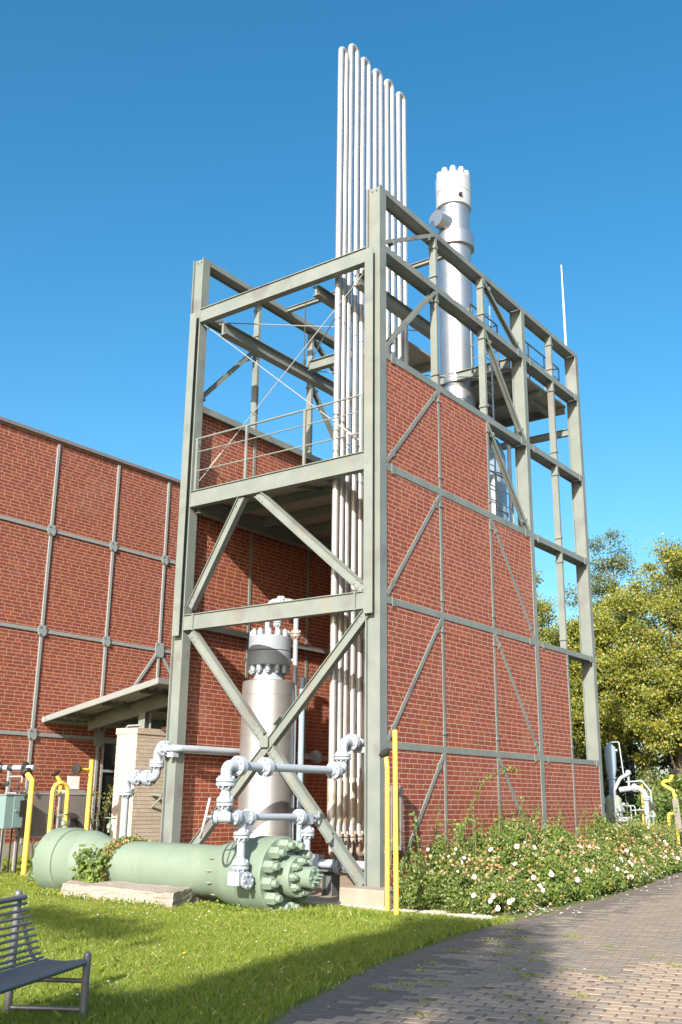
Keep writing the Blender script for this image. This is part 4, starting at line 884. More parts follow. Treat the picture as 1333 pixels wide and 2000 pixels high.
for (y0, y1, lab) in ((-0.30, 0.54, 'dark smoked panel left of the gap, behind the bent yellow post'), (0.72, 1.50, 'dark smoked panel on the right with a round handle')):
    t = thing('display_panel', lab, 'panel', (-8.8, (y0+y1)/2, 0.1), 'dark panels before the hall')
    MB().bar((-8.82, y0, 1.18), (-8.82, y1, 1.18), 0.03, 0.86, (1, 0, 0.0)).build('sheet', BOARD, t, smooth=False)
    f = MB()
    for z in (0.74, 1.62): f.box((-8.84, y0-0.03, z-0.02), (-8.79, y1+0.03, z+0.02))
    for y in (y0-0.015, y1+0.015): f.box((-8.84, y-0.02, 0.10), (-8.79, y+0.02, 1.60))
    f.build('frame', mat('grey_trim', (0.30, 0.30, 0.31), 0.4), t, smooth=False)
    if y0 > 0: MB().torus((-8.77, y0+0.38, 0.98), (1, 0, 0), 0.105, 0.035, 22, 8).build('round_handle', BLACK, t)
t = thing('knob_pipe', 'grey horizontal pipe with black knobs on a stand left of the bent yellow post', 'apparatus', (-9.2, -0.43, 0.1))
MB().tube([(-10.0, -0.72, 2.13), (-8.45, -0.30, 2.13)], 0.055, 14).build('tube', BLUE, t)
for k, (f_, r_, l_) in enumerate(((0.42, 0.13, 0.10), (0.63, 0.07, 0.16), (0.50, 0.06, 0.1), (0.86, 0.12, 0.10))):
    a = Vector((-10.0, -0.72, 2.13)).lerp(Vector((-8.45, -0.30, 2.13)), f_); d = Vector((1.55, 0.42, 0)).normalized(); MB().lathe(a-d*l_/2, d, [(0, r_*0.7), (l_*0.3, r_), (l_*0.7, r_), (l_, r_*0.7)], 16).build('knob', BLACK, t)
MB().bar((-9.05, -0.46, 0.05), (-9.05, -0.46, 2.10), 0.06, 0.06).build('stand', GREYSTEEL, t, smooth=False)
for z, dx in ((1.95, 0.45), (1.62, 0.30), (1.45, 0.38)): MB().tube([(-9.05, -0.46, z), (-9.05+dx, -0.46, z), (-9.05+dx, -0.46, z-0.12)], 0.018, 8, bend=0.04).build('branch', mat('grey_trim', (0.30, 0.30, 0.31), 0.4), t)
for (x, y, z) in ((-8.85, -0.62, 1.80), (-8.72, -0.46, 1.72)): MB().lathe((x, y, z), (0.3, -1, 0.2), [(0, 0.02), (0.02, 0.055), (0.05, 0.05), (0.07, 0.02)], 10).build('knob', BLACK, t)
o = MB().box((-9.2, 1.18, 1.72), (-9.17, 1.50, 2.0)).build('notice', WHITE, smooth=False); tag(o, 'small white notice board beside the tall yellow post', 'notice')
o = MB().box((-9.3, 0.95, 1.60), (-8.95, 1.5, 1.70)).build('planter_trough', GREYSTEEL, smooth=False); tag(o, 'grey metal trough on top of the right dark panel', 'trough')

# ------------------------------------------------------------------ bench
B0 = Vector((2.43, -8.552, 0)); F0 = Vector((2.925, -8.249, 0)); DL = (F0-B0).length
Sd = (F0-B0).normalized(); E = Vector((0.40, -0.9165, 0)); LEN = 1.85
t = thing('bench', 'dark grey park bench of thin steel rods on the lawn', 'bench', (B0+E*0.9))
def at_b(d, z, e=0.0): return B0+Sd*d+E*e+Vector((0, 0, z))
for e in (0.0, LEN):
    for (d, z, r_) in ((0.0, 0.90, 0.030), (DL, 0.475, 0.029)):
        lean = -0.03 if d == 0 else 0
        o = MB(); p0, p1 = at_b(d, -0.05, e), at_b(d, z-0.03, e)
        o.cyl(p0, p1, r_, n=16); o.lathe(p1, (0, 0, 1), [(0, r_), (0.006, r_), (0.018, r_*0.85), (0.027, r_*0.5), (0.03, 0.003)], 16); o.build('post', BENCH, t)
    for z in (0.27, 0.075): MB().cyl(at_b(0.02, z, e), at_b(DL-0.02, z, e), 0.017, n=10).build('stretcher', BENCH, t)
prof = [(0.055, 0.80), (0.075, 0.755), (0.095, 0.71), (0.112, 0.665), (0.130, 0.62), (0.147, 0.577), (0.163, 0.534), (0.18, 0.492), (0.198, 0.452), (0.222, 0.422)]
side_pts = [at_b(0.01, 0.86)]+[at_b(d-0.028, z) for d, z in prof]+[at_b(0.25, 0.385), at_b(0.36, 0.378), at_b(DL, 0.400)]
for e in (0.05, LEN-0.05): MB().tube([p+E*e for p in side_pts], 0.014, 10).build('side_rail', BENCH, t)
MB().tube([at_b(0.045, 0.845, -0.02), at_b(0.045, 0.845, LEN)], 0.021, 12).build('top_rail', BENCH, t)
MB().tube([at_b(DL-0.01, 0.402, 0.0), at_b(DL-0.01, 0.402, LEN)], 0.026, 12).build('front_rail', BENCH, t)
rods = prof+[(0.25+i*0.0215, 0.404-0.012*math.sin(i/12*math.pi)) for i in range(13)]
for i, (d, z) in enumerate(rods): MB().tube([at_b(d, z, -0.03), at_b(d, z, LEN)], 0.0105, 8).build('rod', BENCH, t)

# ------------------------------------------------------------------ far apparatus behind the tower
FY = 14.0
t = thing('gas_separator', 'slim blue pointed vessel standing beyond the back column', 'vessel', (-1.63, FY, 0))
MB().lathe((-1.63, FY, 1.75), (0, 0, 1), [(0, 0.095), (0.43, 0.095), (0.44, 0.135), (0.47, 0.135), (0.48, 0.10), (0.68, 0.145), (1.14, 0.155), (1.27, 0.150), (1.28, 0.152), (1.42, 0.02), (1.45, 0.012)], 28).build('shell', BLUEDARK, t)
MB().lathe((-1.62, FY, 0.5), (0, 0, 1), [(0, 0.18), (0.1, 0.22), (1.15, 0.22), (1.25, 0.12)], 28).build('lower_tank', mat('pale_green_tank', (0.30, 0.36, 0.27), 0.5, col2=(0.26, 0.31, 0.24), scale=6, amount=0.5), t)
MB().tube([(-1.63, FY, 3.18), (-1.36, FY, 3.19), (-1.27, FY, 2.15)], 0.018, 8, bend=0.05).build('vent_pipe', BLUE, t)
o = MB(); o.cyl((-1.48, FY, 2.96), (-1.42, FY, 2.96), 0.035, n=10); o.build('sensor', BLUE, t)
for k in range(3): MB().cyl((-1.8+0.2*k, FY, 0), (-1.8+0.2*k, FY, 0.6), 0.02, n=8).build('leg', BLUE, t)
t = thing('pipe_arch', 'white arched pipe with flanges and small valves beyond the roses', 'pipework', (-0.9, FY, 0))
MB().tube([(-1.42, FY, 1.89), (-0.72, FY+0.05, 1.98), (-0.70, FY+0.05, 0.0)], 0.075, 16, bend=0.26, seg=8).build('main_pipe', CAPWHITE, t)
flange_pair(t, (-1.0, FY+0.02, 1.945), (1, 0.07, 0.12), 0.12, 0.03, 0.09, 6, mat_=CAPWHITE); flange_pair(t, (-0.705, FY+0.05, 1.66), (0, 0, 1), 0.12, 0.03, 0.09, 6, mat_=CAPWHITE)
MB().tube([(-1.5, FY-0.2, 0.75), (-1.52, FY-0.2, 1.85), (-1.35, FY-0.1, 2.20), (-1.12, FY-0.05, 2.32)], 0.05, 12, bend=0.15).build('branch_pipe', CAPWHITE, t)
MB().tube([(-1.22, FY, 2.10), (-0.78, FY, 2.13), (-0.55, FY, 1.85), (-0.52, FY, 0.2)], 0.022, 8, bend=0.08).build('branch_pipe', CAPWHITE, t)
MB().tube([(-1.15, FY, 1.95), (-1.15, FY, 2.40)], 0.03, 10).build('branch_pipe', CAPWHITE, t)
o = MB(); o.lathe((-1.15, FY, 2.28), (0, 0, 1), [(0, 0.04), (0.03, 0.08), (0.10, 0.08), (0.14, 0.04)], 12); o.lathe((-1.28, FY, 2.27), (1, 0, 0), [(0, 0.03), (0.03, 0.06), (0.10, 0.06), (0.13, 0.03)], 12); o.build('valve', CAPWHITE, t)
rr = random.Random(4)
for k in range(9):
    x0, z0 = rr.uniform(-1.6, -1.0), rr.uniform(0.35, 1.55); L = rr.uniform(0.25, 0.5)
    p = [(x0, FY-0.3, z0), (x0+L, FY-0.3, z0+rr.uniform(-.05, .05)), (x0+L, FY-0.3, z0-rr.uniform(0.15, 0.45))]
    MB().tube(p, 0.016, 8, bend=0.06).build('small_pipe', CAPWHITE, t)
for k in range(7):
    x0, z0 = rr.uniform(-1.5, -0.95), rr.uniform(0.6, 1.6)
    o = MB(); o.lathe((x0, FY-0.32, z0), (rr.uniform(-.4, .4), -1, 0), [(0, 0.02), (0.02, 0.05), (0.06, 0.05), (0.10, 0.02)], 10); o.torus((x0+0.1, FY-0.35, z0), (1, 0, 0), 0.05, 0.009, 12, 5); o.build('valve', CAPWHITE, t)
MB().bar((-1.7, FY-0.3, 0.62), (-0.9, FY-0.3, 0.62), 0.05, 0.03).build('skid_rail', CAPWHITE, t, smooth=False)
MB().bar((-1.7, FY-0.3, 1.16), (-1.0, FY-0.3, 1.16), 0.04, 0.03).build('skid_rail', CAPWHITE, t, smooth=False)
t = thing('gauge_post', 'white instrument stand with a dark round gauge beside the pipe arch', 'gauge', (-0.5, FY-0.1, 0))
MB().cyl((-0.50, FY-0.1, 0), (-0.50, FY-0.1, 1.45), 0.03, n=10).build('stem', CAPWHITE, t)
MB().lathe((-0.47, FY-0.17, 1.48), (0.2, -1, 0), [(0, 0.09), (0.04, 0.09), (0.045, 0.075)], 18).build('dial', BLACK, t)
MB().lathe((-0.50, FY-0.1, 1.15), (0, 0, 1), [(0, 0.04), (0.04, 0.08), (0.12, 0.08), (0.16, 0.04)], 12).build('valve', CAPWHITE, t)
# lightning rod, rear blue equipment
o = MB(); o.lathe((-0.20, 9.05, 12.9), (0, 0, 1), [(0, 0.028), (1.4, 0.024), (2.6, 0.012)], 10); o = o.build('lightning_rod', WHITE); tag(o, 'slim white lightning rod at the back corner of the tower top', 'rod')
t = thing('blue_cooler', 'blue grey upright tank in the shade inside the third bay', 'tank', (-2.6, 8.0, 7.5))
MB().lathe((-2.6, 8.2, 2.0), (0, 0, 1), [(0, 0.85), (8.2, 0.85), (8.6, 0.7), (8.8, 0.3)], 40).build('shell', BLUEDARK, t)
MB().tube([(-1.55, 7.3, 2.0), (-1.55, 7.3, 9.3)], 0.09, 12).build('down_pipe', CAPWHITE, t)
MB().tube([(-1.25, 7.6, 2.0), (-1.25, 7.6, 10.2)], 0.05, 12).build('down_pipe', BLUE, t)
for z in (7.6, 8.6, 9.6): MB().cyl((-2.6, 8.2, z), (-2.6, 8.2, z+0.06), 0.88, n=40).build('stiffener_ring', BLUEDARK, t)
#VEGETATION
# ------------------------------------------------------------------ vegetation
def foliage(name, P, size, mats_, weights, parent, aspect=0.62, bias=None, kind=None):
    V, F = leaves(P, size, bias, aspect=aspect); mi = nr.choice(len(mats_), size=len(P), p=weights)
    o = fastmesh(name, V, F, mats_, mi, parent)
    if kind: o['kind'] = kind
    return o
def crown_points(lobes, n_clump, per, spread, shell=0.55):
    """clumps spread through ellipsoid lobes (cx,cy,cz,rx,ry,rz), denser towards the outside"""
    vol = np.array([l[3]*l[4]*l[5] for l in lobes])**0.75; vol /= vol.sum(); out = []; ctrs = []
    for l, k in zip(lobes, (vol*n_clump).astype(int)):
        d = nr.normal(size=(k, 3)); d /= np.linalg.norm(d, axis=1)[:, None]
        rad = nr.uniform(shell**2, 1.0, k)**0.5*nr.uniform(0.86, 1.12, k)
        c = np.array(l[:3])+d*rad[:, None]*np.array(l[3:6]); ctrs.append(c)
    c = np.vstack(ctrs); s = nr.uniform(0.6, 1.35, len(c))
    P = c[:, None, :]+nr.normal(size=(len(c), per, 3))*(spread*s)[:, None, None]*np.array([1, 1, 0.62])
    return P.reshape(-1, 3), c
def tree(label, base, h_trunk, r_trunk, lobes, n_clump, per, spread, leaf, mats_, w, name='lime_tree', cat='tree', group=None, shell=0.5, limbs=9, aspect=0.75):
    t = thing(name, label, cat, base, group)
    base = Vector(base); m = MB()
    topc = max(l[2] for l in lobes)
    lean = Vector((rnd.uniform(-.2, .2), rnd.uniform(-.2, .2), 0))
    pts = [base+Vector((0, 0, -0.2)), base+Vector((0.03, 0.02, h_trunk*0.5)), base+Vector((0, 0, h_trunk)), base+lean+Vector((0, 0, (h_trunk+topc)*0.55)), base+lean*1.5+Vector((0, 0, topc))]
    m.tube(pts, [r_trunk*1.25, r_trunk, r_trunk*0.85, r_trunk*0.45, r_trunk*0.12], 10)
    P, c = crown_points(lobes, n_clump, per, spread, shell)
    tr = m.build('trunk', BARK, t)
    lm = MB()
    for q in c[nr.choice(len(c), limbs, replace=False)]:
        q = Vector(q); z0 = rnd.uniform(h_trunk*0.8, max(h_trunk, min(topc, q.z-0.6))) if q.z > h_trunk else h_trunk*0.8
        f = (z0-h_trunk)/max(topc-h_trunk, 0.1); s_ = base+lean*max(f, 0)*1.4+Vector((0, 0, z0-base.z if base.z else z0))
        mid = s_.lerp(q, 0.5)+Vector((0, 0, rnd.uniform(-.1, .35)))
        lm.tube([s_, mid, q], [r_trunk*0.32, r_trunk*0.2, r_trunk*0.06], 6)
    lm.build('limb', BARK, t)
    foliage('crown', P, leaf, mats_, w, t, aspect=aspect)
    return t
LW = [0.40, 0.50, 0.10]
# positions on the far lawn behind the tower; the camera looks along (-0.59, 0.80)
tree('yellow green lime tree at the right edge, branches sweeping low', (-3.9, 27.0, 0), 1.9, 0.20,
     [(-4.2, 27, 8.0, 3.0, 2.8, 2.9), (-4.9, 25.8, 5.4, 3.1, 2.6, 2.4), (-2.6, 26.6, 5.4, 2.8, 2.6, 2.6), (-3.6, 27.0, 10.3, 1.7, 1.6, 1.9), (-1.6, 28, 8.6, 2.2, 2.2, 2.6), (-4.3, 25.6, 4.6, 2.2, 1.6, 1.0)], 420, 240, 0.25, 0.105, LIME, LW)
tree('yellow green lime tree just right of the back column, rounded top', (-7.0, 25.5, 0), 2.0, 0.17,
     [(-7.3, 25.6, 6.4, 1.9, 1.9, 2.3), (-7.2, 25.2, 4.9, 2.1, 2.0, 1.5), (-6.6, 25.4, 8.0, 0.9, 1.0, 1.3), (-6.2, 25.0, 5.6, 1.7, 1.6, 1.7)], 260, 230, 0.24, 0.102, LIME, [0.36, 0.55, 0.09])
tree('slender pointed lime tree seen between the rear posts of the tower', (-10.6, 28.0, 0), 1.8, 0.15,
     [(-10.6, 28, 6.0, 1.7, 1.7, 3.0), (-10.6, 28, 9.1, 1.0, 1.0, 2.0), (-10.5, 28, 11.0, 0.45, 0.45, 0.9), (-9.4, 27.8, 4.4, 1.5, 1.5, 1.9)], 240, 210, 0.24, 0.102, LIME, [0.38, 0.54, 0.08])
tree('lime tree behind the first rank, its lower crown in deep shade', (-9.0, 31.0, 0), 1.8, 0.17,
     [(-8.7, 31, 6.2, 2.6, 2.4, 3.4), (-8.2, 31, 8.6, 1.6, 1.6, 2.2), (-11.5, 32, 4.6, 2.6, 2.4, 2.4)], 240, 190, 0.27, 0.11, LIME, [0.30, 0.62, 0.08])
tree('tall open dark grey green tree rising above the limes', (-11.2, 41.0, 0), 6.0, 0.26,
     [(-11.3, 41, 15.2, 1.5, 1.5, 1.7), (-12.6, 41, 13.0, 1.8, 1.6, 1.4), (-9.9, 41, 12.6, 2.6, 2.0, 1.3), (-13.8, 41, 10.8, 1.7, 1.6, 1.2), (-11.5, 41, 10.8, 2.8, 2.2, 1.6), (-14.3, 41, 8.6, 1.4, 1.4, 1.2), (-12.0, 41, 8.0, 3.0, 2.4, 2.0)], 170, 170, 0.33, 0.125, DARKLEAF, [0.62, 0.38], name='poplar_tree', shell=0.2, limbs=30)
tree('tall olive tree top behind the limes at the right edge', (-6.3, 40.0, 0), 5.0, 0.26,
     [(-6.6, 40, 13.4, 1.6, 1.6, 1.8), (-5.8, 40, 11.4, 2.4, 2.2, 2.4), (-4.0, 40, 12.6, 2.2, 2.0, 2.4)], 150, 180, 0.33, 0.13, [DARKLEAF[0], LIME[1]], [0.5, 0.5], name='poplar_tree', shell=0.3, limbs=20)
tree('bushy tree behind the pipe arch, shade painted into its dark leaves', (-7.5, 33.5, 0), 1.0, 0.2,
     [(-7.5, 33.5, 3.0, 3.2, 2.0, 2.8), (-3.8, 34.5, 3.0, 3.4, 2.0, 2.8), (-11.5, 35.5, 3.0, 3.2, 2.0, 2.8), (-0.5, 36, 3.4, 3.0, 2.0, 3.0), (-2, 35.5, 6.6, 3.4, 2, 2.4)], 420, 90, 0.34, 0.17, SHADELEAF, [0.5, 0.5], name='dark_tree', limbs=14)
# old trunk wrapped in ivy at the right
t = thing('ivy_trunk', 'old grey tree trunk wrapped in ivy behind the zigzag post', 'tree trunk', (-5.0, 27.0, 0))
MB().tube([(-5.0, 26.6, -0.1), (-4.98, 26.6, 1.4), (-5.15, 26.7, 3.0), (-5.1, 27, 4.8)], [0.34, 0.24, 0.20, 0.12], 12).build('trunk', mat('grey_bark', (0.27, 0.235, 0.19), 0.95, col2=(0.16, 0.14, 0.11), scale=7, amount=0.7, bump=0.8, bscale=22), t)
a = nr.uniform(0, 6.283, 2600); z = nr.uniform(0.2, 3.4, 2600); rad = nr.uniform(0.18, 0.42, 2600)
foliage('ivy', np.column_stack([-5.0-0.03*z+1.15*rad*np.cos(a), 26.6+rad*np.sin(a), z]), 0.10, ROSELEAF, [0.25, 0.55, 0.20], t)
# shade tree behind the photographer: throws the shadow over the lower lawn and path
SH = thing('shade_tree', 'tall narrow tree behind the viewer, its shade falling across lawn and path', 'tree', (10.3, -26.0, 0))
MB().tube([(10.3, -26, -0.1), (10.3, -26, 6), (10.2, -26, 12.4)], [0.22, 0.16, 0.04], 10).build('trunk', BARK, SH)
sp = [];
SHX = 0.16
def shade(gx_, gy_, h, r, n):
    """clump at height h whose shadow falls on ground point (gx_,gy_)"""
    k = h/SUN.z; c = np.array([gx_+SUN.x*k, gy_+SUN.y*k, h]); sp.append(c+nr.normal(size=(n, 3))*r)
for gy_ in np.arange(-9.6, -1.3, 0.42):
    f = (gy_+9.6)/8.3
    x0 = np.interp(gy_, [-9.6, -7.8, -6.17, -4.38, -2.58, -1.5], [2.6, 3.1, 2.78, 2.42, 2.15, 1.95])
    x1 = np.interp(gy_, [-9.6, -6.9, -5.35, -4.4, -3.0, -2.0, -1.3], [5.2, 4.65, 4.05, 3.65, 3.1, 2.7, 2.4])
    h = 8.0+(gy_+9.6)*0.52+0.2
    for x in np.arange(x0+0.1, x1, 0.34): shade(x+nr.normal()*0.05, gy_+nr.normal()*0.1, h+nr.normal()*0.3, 0.19, 230)
for (x, y) in ((4.10, -3.60), (4.25, -3.95), (4.45, -4.30), (4.60, -4.65), (4.75, -5.05), (4.90, -5.40), (5.10, -5.70), (5.35, -5.95), (5.55, -6.25), (4.30, -4.35), (4.55, -5.0), (5.0, -6.0), (5.25, -6.5), (3.75, -2.7), (3.2, -1.7)): shade(x, y, 9.2+nr.normal()*0.4, 0.20, 170)
for (x, y) in ((-0.9, -4.75), (-1.4, -4.6), (-1.9, -4.55), (-2.4, -4.45), (-2.9, -4.3), (-0.4, -4.95), (0.5, -5.3)): shade(x, y, 10.3+nr.normal()*0.3, 0.20 if x < 0 else 0.08, 130 if x < 0 else 25)
for (x, y) in ((2.6, -8.0), (2.9, -8.35), (3.2, -8.8), (3.5, -9.2), (2.75, -9.0), (3.9, -9.6), (3.1, -9.6)): shade(x, y, 8.6, 0.20, 120)
foliage('crown', np.vstack(sp), 0.165, LIME, LW, SH)

# rose bed ----------------------------------------------------------
bx = lambda y: np.interp(y, [-0.6, -0.3, 0.1, 1.9, 4.1, 6, 9.4, 11.5, 13], [1.35, 1.75, 2.15, 2.12, 2.05, 1.85, 1.25, 1.0, 0.8])
defs = [(-0.15, 0.75, 0.84, 'rose bush beside the yellow posts with large white blooms at its foot'), (0.75, 1.9, 0.80, 'rose bush with withered peach clusters next to the first wall brace'),
        (1.9, 3.2, 1.08, 'dense green rose bush, tallest of the bed, under the middle wall post'), (3.2, 4.6, 1.06, 'leafy rose bush below the long arching shoot'),
        (4.6, 6.2, 0.92, 'rose bush with white blooms trailing onto the path'), (6.2, 8.0, 0.88, 'rose bush with peach blooms near the end of the brick wall'),
        (8.0, 9.9, 1.10, 'broad leaved bush at the back corner of the tower'), (9.9, 12.2, 0.95, 'rose bush beyond the tower, in front of the pipe arch')]
for i, (ya, yb, hh, lab) in enumerate(defs):
    ym = (ya+yb)/2; t = thing('rose_bush', lab, 'rose bush', (1.0, ym, 0), 'rose bushes along the brick wall')
    k = int(330*(yb-ya)); y = nr.uniform(ya-0.25, yb+0.25, k); X1 = bx(y); x = 0.10+(X1-0.10)*nr.uniform(0, 1, k)**0.75
    u = (x-0.10)/(X1-0.10)
    htop = hh*(1-0.74*u**1.8)*(0.84+0.24*np.sin(y*5.1+i)+0.18*np.sin(x*7+y*3)+0.12*np.sin(y*11+x*4))
    z = np.maximum(htop*nr.uniform(0.0, 1, k)**0.42, 0.03)
    c = np.column_stack([x, y, z]); per = 40
    P = (c[:, None, :]+nr.normal(size=(k, per, 3))*np.array([0.06, 0.07, 0.055])).reshape(-1, 3); P = P[(P[:, 2] > 0.01) & (P[:, 0] > 0.02) & ~((P[:, 0] < 0.42) & (P[:, 1] < 0.5))]
    if i > 5: P[:, 0] = np.maximum(P[:, 0], 0.05)
    foliage('foliage', P, 0.052 if i not in (2, 3, 6) else 0.066, ROSELEAF, [0.45, 0.33, 0.22] if i not in (2, 3) else [0.60, 0.28, 0.12], t, aspect=0.6)
    # shoots
    sm = MB(); SP = []
    for s_ in range(7 if i not in (3,) else 9):
        y0 = rnd.uniform(ya, yb); x0 = rnd.uniform(0.25, 1.0); top = hh+rnd.uniform(0.05, 0.65); dx, dy = rnd.uniform(-.1, .25), rnd.uniform(-.3, .3)
        pts = [Vector((x0, y0, hh*0.5)), Vector((x0+dx*0.4, y0+dy*0.4, (hh*0.5+top)*0.55)), Vector((x0+dx, y0+dy, top))]
        if i == 3 and s_ == 0: pts = [Vector((0.35, 1.9, 0.7)), Vector((0.40, 2.15, 1.4)), Vector((0.45, 2.7, 1.95)), Vector((0.5, 3.4, 2.15)), Vector((0.6, 4.1, 2.12))]
        sm.tube(pts, [0.008]*(len(pts)-1)+[0.003], 5)
        for a, b in zip(pts[:-1], pts[1:]):
            for q in range(14 if i != 3 or s_ else 18):
                p = a.lerp(b, rnd.random()); SP.append((p.x+rnd.gauss(0, .045), p.y+rnd.gauss(0, .045), p.z+rnd.gauss(0, .03)))
    sm.build('stem', STEM, t)['kind'] = 'stuff'; foliage('shoot_leaves', np.array(SP), 0.065, ROSELEAF, [0.7, 0.15, 0.15], t)
    # blossoms: small rosettes
    kf = int(150*(yb-ya)) if i not in (2, 3, 6) else int(80*(yb-ya))
    bl = MB()
    cl = [(rnd.uniform(ya, yb), rnd.random()) for _ in range(max(5, kf//5))]
    for f in range(kf):
        cy, cu = rnd.choice(cl); y = cy+rnd.gauss(0, 0.07); X1 = float(bx(y)); u = min(max(0.35+0.65*cu+rnd.gauss(0, .05), 0.1), 1.02)
        x = 0.1+(X1-0.1)*u; z = max(0.04, hh*(1-0.74*min(u, 1)**2.2)*(0.9+rnd.gauss(0, .16))*(1 if rnd.random() < .6 else rnd.random()))
        q = rnd.random(); mi = 0 if q < (0.07 if u < 0.85 else 0.25) else (1 if q < 0.75 else 2); r_ = rnd.uniform(0.024, 0.046) if mi == 0 else rnd.uniform(0.013, 0.026)
        c = Vector((x+0.05, y-0.03, z+0.03)); ax = Vector((0.6+rnd.gauss(0, .4), -0.7+rnd.gauss(0, .4), 0.5+rnd.gauss(0, .4))).normalized(); px_, py_ = perp(ax)
        for L_ in range(3):
            n_ = 6; rr_ = r_*(1-0.3*L_); o = [c+ax*(0.012*L_)]
            for j in range(n_*2):
                a_ = math.pi*j/n_+L_*0.4; rj = rr_*(1 if j % 2 == 0 else 0.88); o.append(c+(px_*math.cos(a_)+py_*math.sin(a_))*rj+ax*(0.012*L_+rj*0.45+rnd.gauss(0, .003)))
            bl.add(o, [(0, 1+j, 1+(j+1) % (2*n_)) for j in range(2*n_)], mi)
    bl.build('blossom', PETAL, t, smooth=False)['kind'] = 'stuff'
# fallen petals and blooms on the path edge
pb = MB()
for k in range(190):
    y = rnd.choice([rnd.uniform(-0.4, 1.2), rnd.uniform(-1, 10)]); x = float(bx(y))+abs(rnd.gauss(0.1, 0.35)); r_ = rnd.uniform(0.012, 0.03); a_ = rnd.random()*6
    z = 0.035+rnd.random()*0.02
    pb.add([(x+r_*math.cos(a_+j*1.2566), y+r_*math.sin(a_+j*1.2566), z+rnd.random()*0.015) for j in range(5)], [(0, 1, 2, 3, 4)], 0 if rnd.random() < .7 else 1)
tag(pb.build('fallen_petals', PETAL[:2], smooth=False), kind='stuff', label='white and peach petals fallen on the paved path edge')

# leafy plant and creeper on the green vessel ---------------------------
t = thing('leafy_plant', 'bright green broad leaved plant climbing the left part of the green vessel', 'plant', (-4.35, -2.35, 0))
c = np.column_stack([nr.uniform(-4.45, -3.78, 60), nr.uniform(-2.42, -2.22, 60), nr.uniform(0.05, 1, 60)]); c[:, 2] = 0.25+0.52*c[:, 2]*(1-((c[:, 0]+4.1)/0.5)**2*0.6)
P = (c[:, None, :]+nr.normal(size=(60, 8, 3))*0.04).reshape(-1, 3)
foliage('foliage', P, 0.075, ROSELEAF, [0.75, 0.2, 0.05], t, aspect=0.8, bias=np.array([0.3, -0.8, 0.6]))
m = MB()
for k in range(6): x = -4.1+rnd.uniform(-.2, .2); m.tube([(-4.1, -2.35, 0.2), (x, -2.33, 0.5), (x+rnd.uniform(-.12, .12), -2.30, 0.72)], [0.008, 0.006, 0.003], 5)
m.build('stem', STEM, t)
t = thing('creeper', 'thin ivy creeper with dry orange leaves looping over the green vessel', 'creeper', (-3.95, GY, 0.5))
m = MB(); SP = []
for (x0, x1, o_) in ((-4.10, -3.72, 0.0), (-4.0, -3.6, 0.03), (-3.95, -3.55, 0.01)):
    pts = []
    for k in range(13):
        a = R(200-k*13.5); rr_ = np.interp(x0+(x1-x0)*k/12, [-4.2, -4.0, -3.8], [0.41, 0.39, 0.385])+0.012; pts.append(Vector((x0+(x1-x0)*k/12+rnd.gauss(0, .015), GY+rr_*math.cos(a), GZ+rr_*math.sin(a))))
    m.tube(pts, 0.007, 5)
    for p in pts:
        for q in range(22): SP.append((p.x+rnd.gauss(0, .035), p.y+rnd.gauss(0, .03), p.z+rnd.gauss(0, .03)))
m.build('stem', BARK, t); SP = np.array(SP); d = SP[:, 1:]-np.array([GY, GZ]); rr_ = np.linalg.norm(d, axis=1); SP[:, 1:] = np.array([GY, GZ])+d*(np.maximum(rr_, 0.405)/rr_)[:, None]
foliage('foliage', SP, 0.05, [ROSELEAF[0], ROSELEAF[1], mat('dry_leaf', (0.50, 0.24, 0.10), 0.8)], [0.38, 0.36, 0.26], t, aspect=0.8)
# wall shrub by the hall window
t = thing('window_shrub', 'straggly young shrub with yellow green tips by the hall window', 'shrub', (-9.4, 2.2, 0.2))
m = MB(); SP = []
for k in range(16):
    y0 = rnd.choice([2.35, 2.5, 0.62, 1.6]); top = Vector((-9.3+rnd.uniform(-.3, .3), y0+rnd.uniform(-.5, .5), rnd.uniform(1.2, 2.1))); b_ = Vector((-9.4, y0, 0.2)); mid = b_.lerp(top, 0.5)+Vector((0.05, 0, .05))
    m.tube([b_, mid, top], [0.01, 0.008, 0.003], 5)
    for q in range(34): p = mid.lerp(top, rnd.random()**0.7); SP.append((p.x+rnd.gauss(0, .06), p.y+rnd.gauss(0, .07), p.z+rnd.gauss(0, .05)))
m.build('stem', BARK, t); foliage('foliage', np.array(SP), 0.075, [LIME[0], ROSELEAF[0], LIME[2]], [0.5, 0.35, 0.15], t, aspect=0.4)
# low shrubs and undergrowth around the distant apparatus
for (x, y, rx, hh, k, lab, ms, w_) in ((-0.5, 13.0, 0.7, 0.9, 240, 'dry yellowing shrub at the foot of the white pipe arch', [LIME[0], LIME[2], ROSELEAF[2]], [0.45, 0.2, 0.35]), (-1.05, 16.2, 0.6, 1.7, 260, 'upright green shrub behind the pipe arch', [ROSELEAF[0], ROSELEAF[1]], [0.5, 0.5]),
                                     (-1.0, 17.5, 0.6, 2.3, 320, 'tall leafy shrub beside the ivy trunk', [ROSELEAF[0], LIME[1]], [0.5, 0.5]), (0.6, 18.5, 0.8, 1.9, 340, 'leafy shrub behind the zigzag yellow post', [ROSELEAF[0], LIME[1]], [0.55, 0.45])):
    t = thing('shrub', lab, 'shrub', (x, y, 0)); c = np.column_stack([x+nr.normal(size=k)*rx*0.5, y+nr.normal(size=k)*rx*0.5, hh*nr.uniform(0.02, 1, k)])
    foliage('foliage', (c[:, None, :]+nr.normal(size=(k, 22, 3))*0.09).reshape(-1, 3), 0.09, ms, w_, t)
    MB().tube([(x, y, 0), (x+.05, y, hh*.8)], [0.03, 0.01], 6).build('stem', BARK, t)

